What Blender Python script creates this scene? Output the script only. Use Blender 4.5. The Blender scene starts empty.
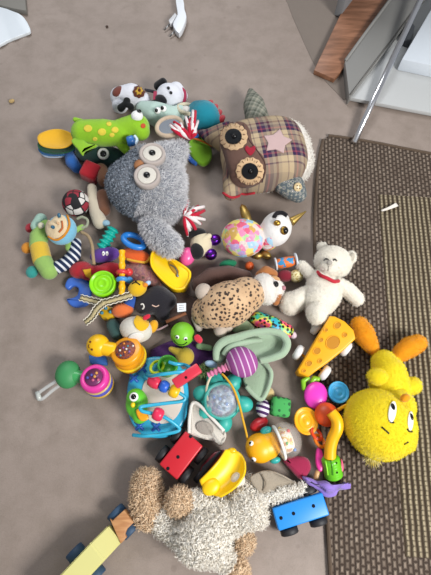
import bpy, bmesh, math, random
import numpy as np
from mathutils import Vector as V, Matrix
from mathutils.bvhtree import BVHTree

random.seed(7)
rng = np.random.default_rng(7)
C = bpy.context.scene.collection
SC = bpy.context.scene

# ------------------------------------------------------------------ camera
H = 1.25
TILT = math.radians(21.0)
FPX = 431.0
cd = bpy.data.cameras.new('camera')
cam = bpy.data.objects.new('camera', cd)
C.objects.link(cam)
cam.location = (0, 0, H)
cam.rotation_euler = (TILT, 0, 0)
cd.sensor_fit = 'VERTICAL'
cd.sensor_height = 36.0
cd.lens = 36.0 * FPX / 575.0
cd.clip_start = 0.02
SC.camera = cam

# ------------------------------------------------------------------ light
w = bpy.data.worlds.new('world')
SC.world = w
w.use_nodes = True
w.node_tree.nodes['Background'].inputs[0].default_value = (0.92, 0.95, 1.0, 1)
w.node_tree.nodes['Background'].inputs[1].default_value = 0.36


def area(name, loc, target, sx, sy, power, col):
    ld = bpy.data.lights.new(name, 'AREA')
    ld.shape = 'RECTANGLE'
    ld.size, ld.size_y, ld.energy, ld.color = sx, sy, power, col
    o = bpy.data.objects.new(name, ld)
    C.objects.link(o)
    o.location = loc
    o.rotation_euler = (V(target) - V(loc)).to_track_quat('-Z', 'Y').to_euler()
    return o


area('window_daylight', (1.75, -1.05, 2.1), (0.0, 0.3, 0), 1.0, 0.8, 118, (1.0, 0.985, 0.96))
area('far_fill_light', (-0.5, 2.6, 2.3), (0.0, 0.6, 0), 1.6, 1.0, 44, (0.95, 0.97, 1.0))  # added lamp that lightens the far floor; no door opening stands there

SC.view_settings.view_transform = 'Standard'
SC.view_settings.look = 'None'
SC.view_settings.exposure = 0.0
SC.view_settings.gamma = 1.0
SC.view_settings.use_curve_mapping = False

# ------------------------------------------------------------------ picture <-> place
CAM = V((0, 0, H))
RI, UP, FW = V((1, 0, 0)), V((0, math.cos(TILT), math.sin(TILT))), V((0, math.sin(TILT), -math.cos(TILT)))


def ray(px, py):
    return FW * FPX + RI * (px - 215.5) + UP * (287.5 - py)


def P(px, py, h=0.0):
    """the point of the place at height h that the photo shows at (px, py)"""
    d = ray(px, py)
    return CAM + d * ((H - h) / -d.z)


def K(px, py, h=0.04):
    """metres per pixel there"""
    return (H - h) / -ray(px, py).z


def proj(p):
    d = V(p) - CAM
    z = d.dot(FW)
    return 215.5 + d.dot(RI) / z * FPX, 287.5 - d.dot(UP) / z * FPX


def gdir(px, py, ang):
    """ground direction that runs at angle ang (degrees, counter-clockwise) in the photo"""
    a = math.radians(ang)
    d = P(px + math.cos(a) * 2, py - math.sin(a) * 2) - P(px, py)
    d.z = 0
    return d.normalized()


# ------------------------------------------------------------------ materials
def lin(c):
    if isinstance(c, str):
        c = [int(c[i:i + 2], 16) / 255 for i in (0, 2, 4)]
    return tuple((x / 12.92 if x <= .04045 else ((x + .055) / 1.055) ** 2.4) for x in c) + (1,)


class NT:
    def __init__(s, m):
        s.m = m
        s.t = m.node_tree
        s.b = s.t.nodes['Principled BSDF']
        s.co = s.add('ShaderNodeTexCoord').outputs['Object']

    def add(s, typ, *ins, **at):
        n = s.t.nodes.new(typ)
        named = at.pop('ins', {})
        for k, v in at.items():
            setattr(n, k, v)
        for k, v in list(enumerate(ins)) + list(named.items()):
            if v is None:
                continue
            if isinstance(v, bpy.types.NodeSocket):
                s.t.links.new(v, n.inputs[k])
            else:
                n.inputs[k].default_value = v
        return n

    def math(s, op, a, b=None, c=None):
        return s.add('ShaderNodeMath', a, b, c, operation=op).outputs[0]

    def dot(s, d, co=None):
        return s.add('ShaderNodeVectorMath', co or s.co, tuple(d), operation='DOT_PRODUCT').outputs['Value']

    def mix(s, f, a, b, mode='MIX'):
        n = s.add('ShaderNodeMix', data_type='RGBA', blend_type=mode)
        for k, v in ((0, f), (6, a), (7, b)):
            if isinstance(v, bpy.types.NodeSocket):
                s.t.links.new(v, n.inputs[k])
            else:
                n.inputs[k].default_value = v
        return n.outputs[2]

    def ramp(s, f, stops, const=False):
        n = s.add('ShaderNodeValToRGB', f)
        cr = n.color_ramp
        cr.interpolation = 'CONSTANT' if const else 'LINEAR'
        while len(cr.elements) < len(stops):
            cr.elements.new(0.5)
        for e, (p, c) in zip(cr.elements, stops):
            e.position = p
            e.color = lin(c)
        return n.outputs[0]

    def noise(s, scale, detail=3.0, co=None, rough=.5):
        return s.add('ShaderNodeTexNoise', ins={'Vector': co or s.co, 'Scale': scale, 'Detail': detail, 'Roughness': rough}).outputs[0]

    def stripe(s, d, freq, duty=.5, off=0.0):
        u = s.math('FRACT', s.math('ADD', s.math('MULTIPLY', s.dot(d), freq), off + 100))
        return s.math('LESS_THAN', u, duty)

    def bump(s, h, strength, dist=.002):
        n = s.add('ShaderNodeBump', ins={'Strength': strength, 'Distance': dist, 'Height': h})
        s.t.links.new(n.outputs[0], s.b.inputs['Normal'])


MATS = {}


def M(name, col=None, kind='plastic', pat=None, **kw):
    if name in MATS:
        return MATS[name]
    m = bpy.data.materials.new(name)
    m.use_nodes = True
    n = NT(m)
    b = n.b
    base = lin(col) if col else None
    if kind == 'plastic':
        b.inputs['Roughness'].default_value = kw.get('rough', .32)
        b.inputs['IOR'].default_value = 1.48
        nz = n.noise(40, 2)
        c = n.mix(n.math('MULTIPLY', nz, .12), base, tuple(x * .8 for x in base[:3]) + (1,)) if base else None
    elif kind in ('plush', 'fabric'):
        b.inputs['Roughness'].default_value = kw.get('rough', .95)
        b.inputs['Specular IOR Level'].default_value = .15
        b.inputs['Sheen Weight'].default_value = kw.get('sheen', .25 if kind == 'plush' else .1)
        b.inputs['Sheen Roughness'].default_value = .5
        nz = n.noise(kw.get('bs', 260 if kind == 'plush' else 500), 4, rough=.7)
        big = n.noise(28, 3)
        c = n.mix(n.math('MULTIPLY', big, .35), base, tuple(x * .72 for x in base[:3]) + (1,)) if base else None
        n.bump(nz, kw.get('bump', .55), .004)
    elif kind == 'fur':
        b.inputs['Roughness'].default_value = .9
        b.inputs['Specular IOR Level'].default_value = .1
        nz = n.noise(kw.get('fs', 45), 4)
        c = n.mix(n.ramp(nz, [(.35, (0, 0, 0)), (.65, (1, 1, 1))]), base, lin(kw.get('col2', col)))
    elif kind == 'rubber':
        b.inputs['Roughness'].default_value = .6
        c = n.mix(n.math('MULTIPLY', n.noise(60, 3), .4), base, tuple(min(1, x * 1.8 + .01) for x in base[:3]) + (1,))
    elif kind == 'metal':
        b.inputs['Metallic'].default_value = 1
        b.inputs['Roughness'].default_value = kw.get('rough', .2)
        c = n.mix(n.math('MULTIPLY', n.noise(30, 2), .15), base, tuple(x * .6 for x in base[:3]) + (1,))
    elif kind == 'clear':
        b.inputs['Alpha'].default_value = kw.get('alpha', .12)
        b.inputs['Roughness'].default_value = kw.get('rough', .04)
        b.inputs['IOR'].default_value = 1.3
        c = n.mix(n.math('MULTIPLY', n.noise(30, 2), .05), base, (.8, .8, .8, 1))
    if pat:
        c = pat(n)
    n.t.links.new(c, b.inputs['Base Color'])
    if 'coat' in kw:
        b.inputs['Coat Weight'].default_value = kw['coat']
    MATS[name] = m
    return m


def PL(col, **kw):
    return M('plastic_' + col, col, 'plastic', **kw)


def PU(col, **kw):
    return M('plush_' + col, col, 'plush', **kw)


def FA(col, **kw):
    return M('fabric_' + col, col, 'fabric', **kw)


# ------------------------------------------------------------------ things and parts
ROOTS = []
CUR = None


def T(name, label, cat, px, py, group=None, lift=0.0):
    global CUR
    o = bpy.data.objects.new(name, None)
    C.objects.link(o)
    o.location = P(px, py, lift)
    o.empty_display_size = .02
    o['label'], o['category'] = label, cat
    if group:
        o['group'] = group
    ROOTS.append(o)
    CUR = o
    return o


BV = {}


def part(name, bm, mat, parent=None, label=None, smooth=True, remesh=0, smo=6, deform=None, root=None):
    """bm holds world coordinates; the part is stored relative to its thing"""
    root = root or CUR
    me = bpy.data.meshes.new(name)
    bm.to_mesh(me)
    bm.free()
    if remesh:
        t = bpy.data.objects.new('temporary', me)
        C.objects.link(t)
        md = t.modifiers.new('r', 'REMESH')
        md.mode = 'VOXEL'
        md.voxel_size = remesh
        s = t.modifiers.new('s', 'SMOOTH')
        s.factor, s.iterations = .5, smo
        dg = bpy.context.evaluated_depsgraph_get()
        dg.update()
        me2 = bpy.data.meshes.new_from_object(t.evaluated_get(dg))
        bpy.data.objects.remove(t)
        bpy.data.meshes.remove(me)
        me = me2
        me.name = name
    if deform:
        for v in me.vertices:
            v.co = deform(v.co.copy())
    me.transform(Matrix.Translation(-V(root.location)))
    me.materials.clear()
    me.materials.append(mat)
    if smooth is True:
        me.polygons.foreach_set('use_smooth', [True] * len(me.polygons))
    elif smooth:
        me.polygons.foreach_set('use_smooth', [True] * len(me.polygons))
        me.set_sharp_from_angle(angle=math.radians(smooth))
    o = bpy.data.objects.new(name, me)
    C.objects.link(o)
    o.parent = parent or root
    if label:
        o['label'] = label
    return o


def bvh(o):
    if o.name not in BV:
        r = o
        while r.parent:
            r = r.parent
        off = V(r.location)
        me = o.data
        BV[o.name] = BVHTree.FromPolygons([v.co + off for v in me.vertices], [tuple(p.vertices) for p in me.polygons])
    return BV[o.name]


def hit(o, px, py):
    d = ray(px, py).normalized()
    loc, nor, _, _ = bvh(o).ray_cast(CAM, d)
    if loc is None:
        h = P(px, py, .05)
        loc, nor, _, _ = bvh(o).find_nearest(h)
    if nor.dot(d) > 0:
        nor = -nor
    return loc, nor


# ------------------------------------------------------------------ shapes (all add to a bmesh, world coordinates)
def B():
    return bmesh.new()


def basis(z, x=None):
    z = V(z).normalized()
    x = V(x) if x is not None else (V((1, 0, 0)) if abs(z.x) < .9 else V((0, 1, 0)))
    x = (x - z * x.dot(z)).normalized()
    y = z.cross(x)
    return Matrix((x, y, z)).transposed()


def ell(bm, c, r, R=None, seg=24, ring=14, pw=None):
    R = R or Matrix.Identity(3)
    g = bmesh.ops.create_uvsphere(bm, u_segments=seg, v_segments=ring, radius=1)
    for v in g['verts']:
        q = v.co.copy()
        if pw:
            n = sum(abs(x) ** pw for x in q) ** (1 / pw)
            q = q / n
        v.co = V(c) + R @ V((q.x * r[0], q.y * r[1], q.z * r[2]))
    return bm


def E(bm, px, py, a, b, c, ang=0, lift=0.0, roll=0, pitch=0, pw=None, seg=24, ring=14):
    """ellipsoid: a, b, c are half sizes in pixels (a along ang, b across, c up), resting at height lift"""
    h = lift + c * K(px, py, lift + .03)
    k = K(px, py, h)
    x = gdir(px, py, ang)
    R = Matrix((x, V((0, 0, 1)).cross(x), V((0, 0, 1)))).transposed()
    if roll:
        R = R @ Matrix.Rotation(math.radians(roll), 3, 'X')
    if pitch:
        R = R @ Matrix.Rotation(math.radians(pitch), 3, 'Y')
    return ell(bm, P(px, py, h), (a * k, b * k, c * k), R, seg, ring, pw)


def cap(bm, p, q, n=None):
    """tapered limb between p and q = (px, py, height of its axis, radius in px)"""
    a, b = P(*p[:3]), P(*q[:3])
    ra, rb = p[3] * K(*p[:3]), q[3] * K(*q[:3])
    n = n or max(3, int((b - a).length / (min(ra, rb) * .35)) + 1)
    for i in range(n + 1):
        t = i / n
        ell(bm, a.lerp(b, t), [ra + (rb - ra) * t] * 3, None, 14, 9)
    return bm


def caps(bm, *ps):
    for p, q in zip(ps, ps[1:]):
        cap(bm, p, q)
    return bm


def cr(pts, n=6, closed=True):
    """smooth curve through points"""
    pts = [V(p) for p in pts]
    L = len(pts)
    out = []
    for i in range(L if closed else L - 1):
        p0, p1, p2, p3 = (pts[(i + j) % L] if closed else pts[min(max(i + j, 0), L - 1)] for j in (-1, 0, 1, 2))
        for s in range(n):
            t = s / n
            out.append(.5 * ((2 * p1) + (p2 - p0) * t + (2 * p0 - 5 * p1 + 4 * p2 - p3) * t * t + (3 * p1 - p0 - 3 * p2 + p3) * t ** 3))
    if not closed:
        out.append(pts[-1])
    return out


def tube3(bm, pts, rad, closed=False, seg=10):
    """sweep a circle along world points; rad a number or one per point (metres)"""
    pts = [V(p) for p in pts]
    n = len(pts)
    rad = rad if isinstance(rad, (list, tuple)) else [rad] * n
    rings = []
    prev = None
    for i, p in enumerate(pts):
        a = pts[(i - 1) % n] if closed or i else p
        b = pts[(i + 1) % n] if closed or i < n - 1 else p
        t = (b - a).normalized()
        if prev is None:
            prev = V((0, 0, 1)) if abs(t.z) < .9 else V((1, 0, 0))
        x = (prev - t * prev.dot(t)).normalized()
        prev = x
        y = t.cross(x)
        rings.append([bm.verts.new(p + (x * math.cos(q) + y * math.sin(q)) * rad[i]) for q in (2 * math.pi * k / seg for k in range(seg))])
    for i in range(n if closed else n - 1):
        A, Bq = rings[i], rings[(i + 1) % n]
        for k in range(seg):
            bm.faces.new((A[k], A[(k + 1) % seg], Bq[(k + 1) % seg], Bq[k]))
    if not closed:
        bm.faces.new(rings[0][::-1])
        bm.faces.new(rings[-1])
    return bm


def tube(bm, pts, r, closed=False, sm=6, seg=10):
    """pts = (px, py, height); r in px (number or list)"""
    if isinstance(r, (list, tuple)):
        q = [tuple(p) + (0,) for p in pts]
        rr = cr([(x, 0, 0) for x in r], sm, closed)
        rs = [x[0] for x in rr]
    else:
        rs = None
    w3 = cr([P(*p) for p in pts], sm, closed) if sm > 1 else [P(*p) for p in pts]
    k = K(*pts[0])
    return tube3(bm, w3, [x * k for x in rs] if rs else r * k, closed, seg)


def lathe(bm, p0, p1, prof, seg=28):
    """prof = (fraction of the way p0->p1, radius in metres)"""
    p0, p1 = V(p0), V(p1)
    R = basis(p1 - p0)
    rings = []
    for t, r in prof:
        c = p0.lerp(p1, t)
        if r <= 1e-6:
            rings.append([bm.verts.new(c)])
        else:
            rings.append([bm.verts.new(c + R @ V((math.cos(2 * math.pi * k / seg) * r, math.sin(2 * math.pi * k / seg) * r, 0))) for k in range(seg)])
    for A, Bq in zip(rings, rings[1:]):
        for k in range(seg):
            k2 = (k + 1) % seg
            if len(A) == 1 and len(Bq) == 1:
                break
            if len(A) == 1:
                bm.faces.new((A[0], Bq[k], Bq[k2]))
            elif len(Bq) == 1:
                bm.faces.new((A[k], A[k2], Bq[0]))
            else:
                bm.faces.new((A[k], A[k2], Bq[k2], Bq[k]))
    if len(rings[0]) > 1:
        bm.faces.new(rings[0][::-1])
    if len(rings[-1]) > 1:
        bm.faces.new(rings[-1])
    bmesh.ops.recalc_face_normals(bm, faces=bm.faces)
    return bm


def up(px, py, h0, h1):
    a = P(px, py, h1)
    return V((a.x, a.y, h0)), a


def prism(bm, out, h, th, bev=.0, seg=2):
    """outline in pixels seen at height h (number or function of pixel), th thick downwards"""
    hh = h if callable(h) else (lambda x, y: h)
    top = [bm.verts.new(P(p[0], p[1], hh(p[0], p[1]))) for p in out]
    f = bm.faces.new(top)
    if f.calc_area() and f.normal.dot(V((0, 0, 1))) < 0:
        f.normal_flip()
    g = bmesh.ops.extrude_face_region(bm, geom=[f])
    vs = [e for e in g['geom'] if isinstance(e, bmesh.types.BMVert)]
    bmesh.ops.translate(bm, vec=(0, 0, -th), verts=vs)
    bmesh.ops.recalc_face_normals(bm, faces=bm.faces)
    if bev:
        es = [e for e in bm.edges if abs(e.verts[0].co.z - e.verts[1].co.z) < th * .6 or len(out) < 9]
        bmesh.ops.bevel(bm, geom=es, offset=bev, segments=seg, affect='EDGES', profile=.5)
    return bm


def box3(bm, c, R, s, bev=.003, seg=2):
    t = bmesh.new()
    bmesh.ops.create_cube(t, size=1)
    bmesh.ops.scale(t, vec=(s[0], s[1], s[2]), verts=t.verts)
    if bev:
        bmesh.ops.bevel(t, geom=t.edges[:], offset=bev, segments=seg, affect='EDGES', profile=.5)
    M4 = Matrix.Translation(V(c)) @ R.to_4x4()
    t.transform(M4)
    me = bpy.data.meshes.new('t')
    t.to_mesh(me)
    t.free()
    bm.from_mesh(me)
    bpy.data.meshes.remove(me)
    return bm


def gbasis(px, py, ang, pitch=0, roll=0):
    x = gdir(px, py, ang)
    R = Matrix((x, V((0, 0, 1)).cross(x), V((0, 0, 1)))).transposed()
    return R @ Matrix.Rotation(math.radians(pitch), 3, 'Y') @ Matrix.Rotation(math.radians(roll), 3, 'X')


def box(bm, px, py, h, a, b, c, ang=0, pitch=0, roll=0, bev=.003):
    """half sizes in px, centre at height h"""
    k = K(px, py, h)
    return box3(bm, P(px, py, h), gbasis(px, py, ang, pitch, roll), (2 * a * k, 2 * b * k, 2 * c * k), bev)


def grid_patch(o, out, off=.0008, th=.0015, cuts=3):
    """a sewn-on patch: the outline (pixels) laid onto the surface of o"""
    bm = bmesh.new()
    vs = [bm.verts.new((p[0], p[1], 0)) for p in out]
    es = [bm.edges.new((vs[i], vs[(i + 1) % len(vs)])) for i in range(len(vs))]
    bmesh.ops.triangle_fill(bm, use_beauty=True, use_dissolve=False, edges=es)
    for _ in range(cuts):
        long = [e for e in bm.edges if e.calc_length() > 1.6]
        if long:
            bmesh.ops.subdivide_edges(bm, edges=long, cuts=1, use_grid_fill=True)
            bmesh.ops.triangulate(bm, faces=bm.faces[:])
    nors = {}
    for v in bm.verts:
        l, n = hit(o, v.co.x, v.co.y)
        v.co = l + n * (off + th)
        nors[v.index] = n
    bmesh.ops.recalc_face_normals(bm, faces=bm.faces)
    if sum((f.normal.dot(CAM - f.calc_center_median()) > 0) * 2 - 1 for f in bm.faces) < 0:
        bmesh.ops.reverse_faces(bm, faces=bm.faces[:])
    bm.normal_update()
    ns = {v: v.normal.copy() for v in bm.verts}
    g = bmesh.ops.extrude_face_region(bm, geom=bm.faces[:])
    top = [e for e in g['geom'] if isinstance(e, bmesh.types.BMVert)]
    old = [v for v in bm.verts if v not in set(top)]
    bm.normal_update()
    for v in old:
        if v in ns:
            v.co -= ns[v] * th * 1.5
    bmesh.ops.recalc_face_normals(bm, faces=bm.faces)
    return bm


def disc_out(px, py, a, b=None, ang=0, n=20, wob=0, lobes=0):
    b = b or a
    ca, sa = math.cos(math.radians(ang)), math.sin(math.radians(ang))
    o = []
    for i in range(n):
        t = 2 * math.pi * i / n
        m = 1 + wob * math.cos(lobes * t)
        x, y = a * m * math.cos(t), b * m * math.sin(t)
        o.append((px + x * ca - y * sa, py - (x * sa + y * ca)))
    return o


def stud(o, px, py, r, th, sink=.3, rb=None, ang=0):
    """a small flattened dome on the surface of o, r and th in px"""
    l, n = hit(o, px, py)
    k = K(px, py)
    xx = gdir(px, py, ang)
    bm = bmesh.new()
    return ell(bm, l + n * (th * k * (1 - sink) - th * k * .3), (r * k, (rb or r) * k, th * k), basis(n, xx), 18, 10)


def line_on(o, pts, r, off=.3, sm=5):
    """a stitched line on the surface of o"""
    w3 = []
    for p in (cr([(a, b, 0) for a, b in pts], sm, False) if len(pts) > 2 else [V((a, b, 0)) for a, b in pts]):
        l, n = hit(o, p[0], p[1])
        w3.append(l + n * r * off * K(p[0], p[1]))
    return tube3(bmesh.new(), w3, r * K(pts[0][0], pts[0][1]), False, 6)


def fur(o, n, length, rad, mat, parent=None, messy=.6, curl=0, nseg=3, keep=None, comb=None, name='fur', grav=.3, label=None, jit=.35):
    """tapered fibres rooted all over the surface of o, as one mesh"""
    r = o
    while r.parent:
        r = r.parent
    me = o.data
    me.calc_loop_triangles()
    co = np.empty(len(me.vertices) * 3)
    me.vertices.foreach_get('co', co)
    co = co.reshape(-1, 3)
    tri = np.array([t.vertices[:] for t in me.loop_triangles])
    A, Bq, Cq = co[tri[:, 0]], co[tri[:, 1]], co[tri[:, 2]]
    nr = np.cross(Bq - A, Cq - A)
    ar = np.linalg.norm(nr, axis=1) + 1e-12
    nr = nr / ar[:, None]
    ix = rng.choice(len(tri), n, p=ar / ar.sum())
    u, v = rng.random(n), rng.random(n)
    f = u + v > 1
    u[f], v[f] = 1 - u[f], 1 - v[f]
    p = A[ix] + (Bq - A)[ix] * u[:, None] + (Cq - A)[ix] * v[:, None]
    d = nr[ix]
    ok = p[:, 2] + r.location.z > .004
    if keep:
        off = np.array(r.location)
        ok &= np.array([keep(*proj(V(q + off))) for q in p])
    p, d = p[ok], d[ok]
    n = len(p)
    L = length * (1 + jit * rng.standard_normal(n).clip(-1.5, 1.5))
    d = d + messy * rng.standard_normal((n, 3)) * .6
    if comb is not None:
        d += np.array(comb)
    d /= np.linalg.norm(d, axis=1)[:, None]
    a = np.cross(d, rng.standard_normal((n, 3)))
    a /= np.linalg.norm(a, axis=1)[:, None] + 1e-9
    b = np.cross(d, a)
    vs = []
    ph = rng.random(n) * 6.28
    for s in range(nseg + 1):
        t = s / nseg
        c = p - d * rad + d * (L * t)[:, None]
        c[:, 2] -= grav * L * t * t
        if curl:
            w_ = ph + t * 5.0
            c += (a * np.cos(w_)[:, None] + b * np.sin(w_)[:, None]) * (curl * min(1, t * 2.5))
        c[:, 2] = np.maximum(c[:, 2] + r.location.z, .001) - r.location.z
        rr = rad * (1 - .85 * t ** 2)
        for q in (0, 2.094, 4.189):
            vs.append(c + (a * math.cos(q) + b * math.sin(q)) * rr)
    vs = np.stack(vs, 1).reshape(-1, 3)
    m = (nseg + 1) * 3
    base = np.arange(n)[:, None] * m
    fs = []
    for s in range(nseg):
        for q in range(3):
            q2 = (q + 1) % 3
            fs.append(np.concatenate([base + s * 3 + q, base + s * 3 + q2, base + s * 3 + 3 + q2, base + s * 3 + 3 + q], 1))
    fs = np.concatenate(fs, 0)
    mo = bpy.data.meshes.new(name)
    mo.from_pydata(vs.tolist(), [], fs.tolist())
    mo.materials.append(mat)
    mo.polygons.foreach_set('use_smooth', [True] * len(mo.polygons))
    ob = bpy.data.objects.new(name, mo)
    C.objects.link(ob)
    ob.parent = parent or o
    if label:
        ob['label'] = label
    return ob


def fuzz(col, *parts, length=.0045, dens=30):
    """short nap on plush parts"""
    m = M('nap_' + col, col, 'fur', col2=col)
    for o in parts:
        ar = sum(p.area for p in o.data.polygons)
        fur(o, int(ar * 1e4 * dens), length, .00045, m, messy=.9, nseg=2, name='fur')


def shell(bm, c, r, R=None, th=.002, seg=32, ring=20):
    """hollow transparent ball"""
    ell(bm, c, r, R, seg, ring)
    t = bmesh.new()
    ell(t, c, [x - th for x in r], R, seg, ring)
    bmesh.ops.reverse_faces(t, faces=t.faces[:])
    me = bpy.data.meshes.new('t')
    t.to_mesh(me)
    t.free()
    bm.from_mesh(me)
    bpy.data.meshes.remove(me)
    return bm


def sheet(rows, th, sm=4):
    """a bent sheet through a grid of (px, py, height), th metres thick"""
    rows = [cr([P(*p) for p in r], sm, False) for r in rows]
    cols = [cr([r[i] for r in rows], sm, False) for i in range(len(rows[0]))]
    bm = bmesh.new()
    g = [[bm.verts.new(p) for p in c] for c in cols]
    for i in range(len(g) - 1):
        for j in range(len(g[0]) - 1):
            bm.faces.new((g[i][j], g[i + 1][j], g[i + 1][j + 1], g[i][j + 1]))
    bmesh.ops.recalc_face_normals(bm, faces=bm.faces)
    if sum(f.normal.z for f in bm.faces) < 0:
        bmesh.ops.reverse_faces(bm, faces=bm.faces[:])
    bmesh.ops.solidify(bm, geom=bm.faces[:], thickness=th)
    bmesh.ops.recalc_face_normals(bm, faces=bm.faces)
    return bm


def struct(o):
    o['kind'] = 'structure'
    return o

# ================================================================== the setting


def floor_pat(n):
    big = n.noise(2.2, 5)
    mid = n.noise(14, 6, rough=.65)
    fine = n.noise(160, 4, rough=.7)
    c = n.ramp(big, [(.3, '83756c'), (.7, '94867d')])
    c = n.mix(n.ramp(mid, [(.42, (0, 0, 0)), (.75, (.9, .9, .9))]), c, lin('74675c'))
    c = n.mix(n.math('MULTIPLY', fine, .3), c, lin('a59990'))
    v = n.add('ShaderNodeTexVoronoi', ins={'Vector': n.co, 'Scale': 9.0}, feature='F1').outputs['Distance']
    spot = n.ramp(v, [(.0, (1, 1, 1)), (.06, (1, 1, 1)), (.09, (0, 0, 0))])
    c = n.mix(n.math('MULTIPLY', spot, .3), c, lin('6b5b52'))
    g2 = n.noise(420, 2)
    c = n.mix(n.ramp(g2, [(.5, (0, 0, 0)), (.8, (.6, .6, .6))]), c, lin('52463e'))
    wp = n.add('ShaderNodeVectorMath', n.co, n.add('ShaderNodeVectorMath', n.add('ShaderNodeTexNoise', ins={'Vector': n.co, 'Scale': 5.0, 'Detail': 5.0}).outputs[1], (.25, .25, .25), operation='MULTIPLY').outputs[0], operation='ADD').outputs[0]
    e = n.add('ShaderNodeTexVoronoi', ins={'Vector': wp, 'Scale': .9}, feature='DISTANCE_TO_EDGE').outputs['Distance']
    crack = n.ramp(e, [(.0, (1, 1, 1)), (.004, (0, 0, 0))])
    c = n.mix(n.math('MULTIPLY', crack, .10), c, lin('5d524b'))
    n.bump(n.math('ADD', n.math('MULTIPLY', mid, .6), n.math('MULTIPLY', fine, .4)), .35, .003)
    n.b.inputs['Roughness'].default_value = .62
    return c


bm = B()
bmesh.ops.create_grid(bm, x_segments=20, y_segments=20, size=3.0)
me = bpy.data.meshes.new('floor')
bm.to_mesh(me)
bm.free()
fl = bpy.data.objects.new('floor', me)
C.objects.link(fl)
me.materials.append(M('concrete', '968b83', 'none', floor_pat))
struct(fl)

# ------------------------------------------------------------------ rug
RA = P(322, 139)
RB = P(331, 575)
rux = (RA - RB).normalized()           # along the long edge
rang = math.atan2(rux.y, rux.x) - math.pi / 2
rloc = P(431, 350)


def rug_pat(n):
    # rug coordinates: x across, y along; the ribbed field begins beyond the wide border
    sp = n.add('ShaderNodeSeparateXYZ', n.co)
    jit = n.add('ShaderNodeVectorMath', n.co, n.add('ShaderNodeVectorMath', n.add('ShaderNodeTexNoise', ins={'Vector': n.co, 'Scale': 30.0}).outputs[1], (.004, .004, 0), operation='MULTIPLY').outputs[0], operation='ADD').outputs[0]

    def rot(v):
        return n.add('ShaderNodeVectorRotate', v, (0, 0, 0), (0, 0, 1), math.pi / 2, rotation_type='AXIS_ANGLE').outputs[0]

    def brick(v, bw, rh, mort, off=.5):
        return n.add('ShaderNodeTexBrick', v, (1, 1, 1, 1), (.55, .55, .55, 1), (0, 0, 0, 1), 1.0, mort, 1.0, 0.0, bw, rh, offset=off).outputs[0]
    a = brick(rot(jit), .019, .0130, .0058)
    sx = n.math('FRACT', n.math('ADD', n.math('MULTIPLY', n.add('ShaderNodeSeparateXYZ', jit).outputs[0], 1 / .0150), 100))
    sy = n.math('FRACT', n.math('ADD', n.math('MULTIPLY', n.add('ShaderNodeSeparateXYZ', jit).outputs[1], 1 / .0118), 100))
    px_ = n.math('SUBTRACT', 1.0, n.math('ABSOLUTE', n.math('MULTIPLY', n.math('SUBTRACT', sx, .5), 2.6)))
    py_ = n.math('SUBTRACT', 1.0, n.math('POWER', n.math('ABSOLUTE', n.math('MULTIPLY', n.math('SUBTRACT', sy, .5), 2.0)), 3.0))
    b = n.math('MULTIPLY', n.math('MAXIMUM', n.math('MULTIPLY', px_, 1.35), 0.0), n.math('ADD', n.math('MULTIPLY', py_, .6), .4))
    b = n.math('MINIMUM', b, 1.0)
    rib = n.math('LESS_THAN', n.math('FRACT', n.math('ADD', n.math('MULTIPLY', sp.outputs[0], 1 / .030), 100)), 2)
    xin = n.math('GREATER_THAN', sp.outputs[0], RUG_X)
    yin = n.math('MULTIPLY', n.math('LESS_THAN', sp.outputs[1], RUG_Y1), n.math('GREATER_THAN', sp.outputs[1], RUG_Y0))
    ins = n.math('MULTIPLY', xin, yin)
    nz = n.noise(60, 4)
    ca = n.mix(a, lin('3a2f28'), n.ramp(nz, [(.3, '75675b'), (.7, '948678')]))
    cb = n.mix(b, lin('382d22'), n.ramp(nz, [(.3, '8c806a'), (.7, 'a79a80')]))
    c = n.mix(ins, ca, cb)
    h = n.mix(ins, a, b)
    n.bump(h, 1.0, .004)
    n.b.inputs['Roughness'].default_value = .85
    n.b.inputs['Specular IOR Level'].default_value = .2
    return c


Rz = Matrix.Rotation(-rang, 3, 'Z')


def rl(px, py):
    return Rz @ (P(px, py) - rloc)


RUG_X = (rl(376, 195).x + rl(405, 550).x) / 2
RUG_Y1, RUG_Y0 = rl(385, 196).y, rl(405, 556).y
out = [rl(*p) for p in [(328, 137), (323, 141), (318.5, 162), (315.5, 200), (314.5, 240), (317, 320), (323.5, 450), (329.5, 560)]]
out += [V((out[0].x - .005, -1.0, 0)), V((1.25, -1.0, 0)), V((1.25, .50, 0))] + [rl(*p) for p in [(431, 155), (405, 150), (375, 144), (345, 139)]]
bm = B()
vs = [bm.verts.new((p.x, p.y, .007)) for p in out]
f = bm.faces.new(vs)
if f.normal.z < 0:
    f.normal_flip()
g = bmesh.ops.extrude_face_region(bm, geom=[f])
bmesh.ops.translate(bm, vec=(0, 0, -.0065), verts=[v for v in g['geom'] if isinstance(v, bmesh.types.BMVert)])
bmesh.ops.recalc_face_normals(bm, faces=bm.faces)
bmesh.ops.bevel(bm, geom=[e for e in bm.edges if e.verts[0].co.z > .005 and e.verts[1].co.z > .005], offset=.003, segments=2, affect='EDGES')
me = bpy.data.meshes.new('rug')
bm.to_mesh(me)
bm.free()
rug = bpy.data.objects.new('woven_rug', me)
C.objects.link(rug)
rug.location = rloc
rug.rotation_euler = (0, 0, rang)
me.materials.append(M('jute', '62544a', 'none', rug_pat))
rug['label'], rug['category'] = 'brown woven jute rug with a ribbed middle and plain braided border', 'rug'
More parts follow.
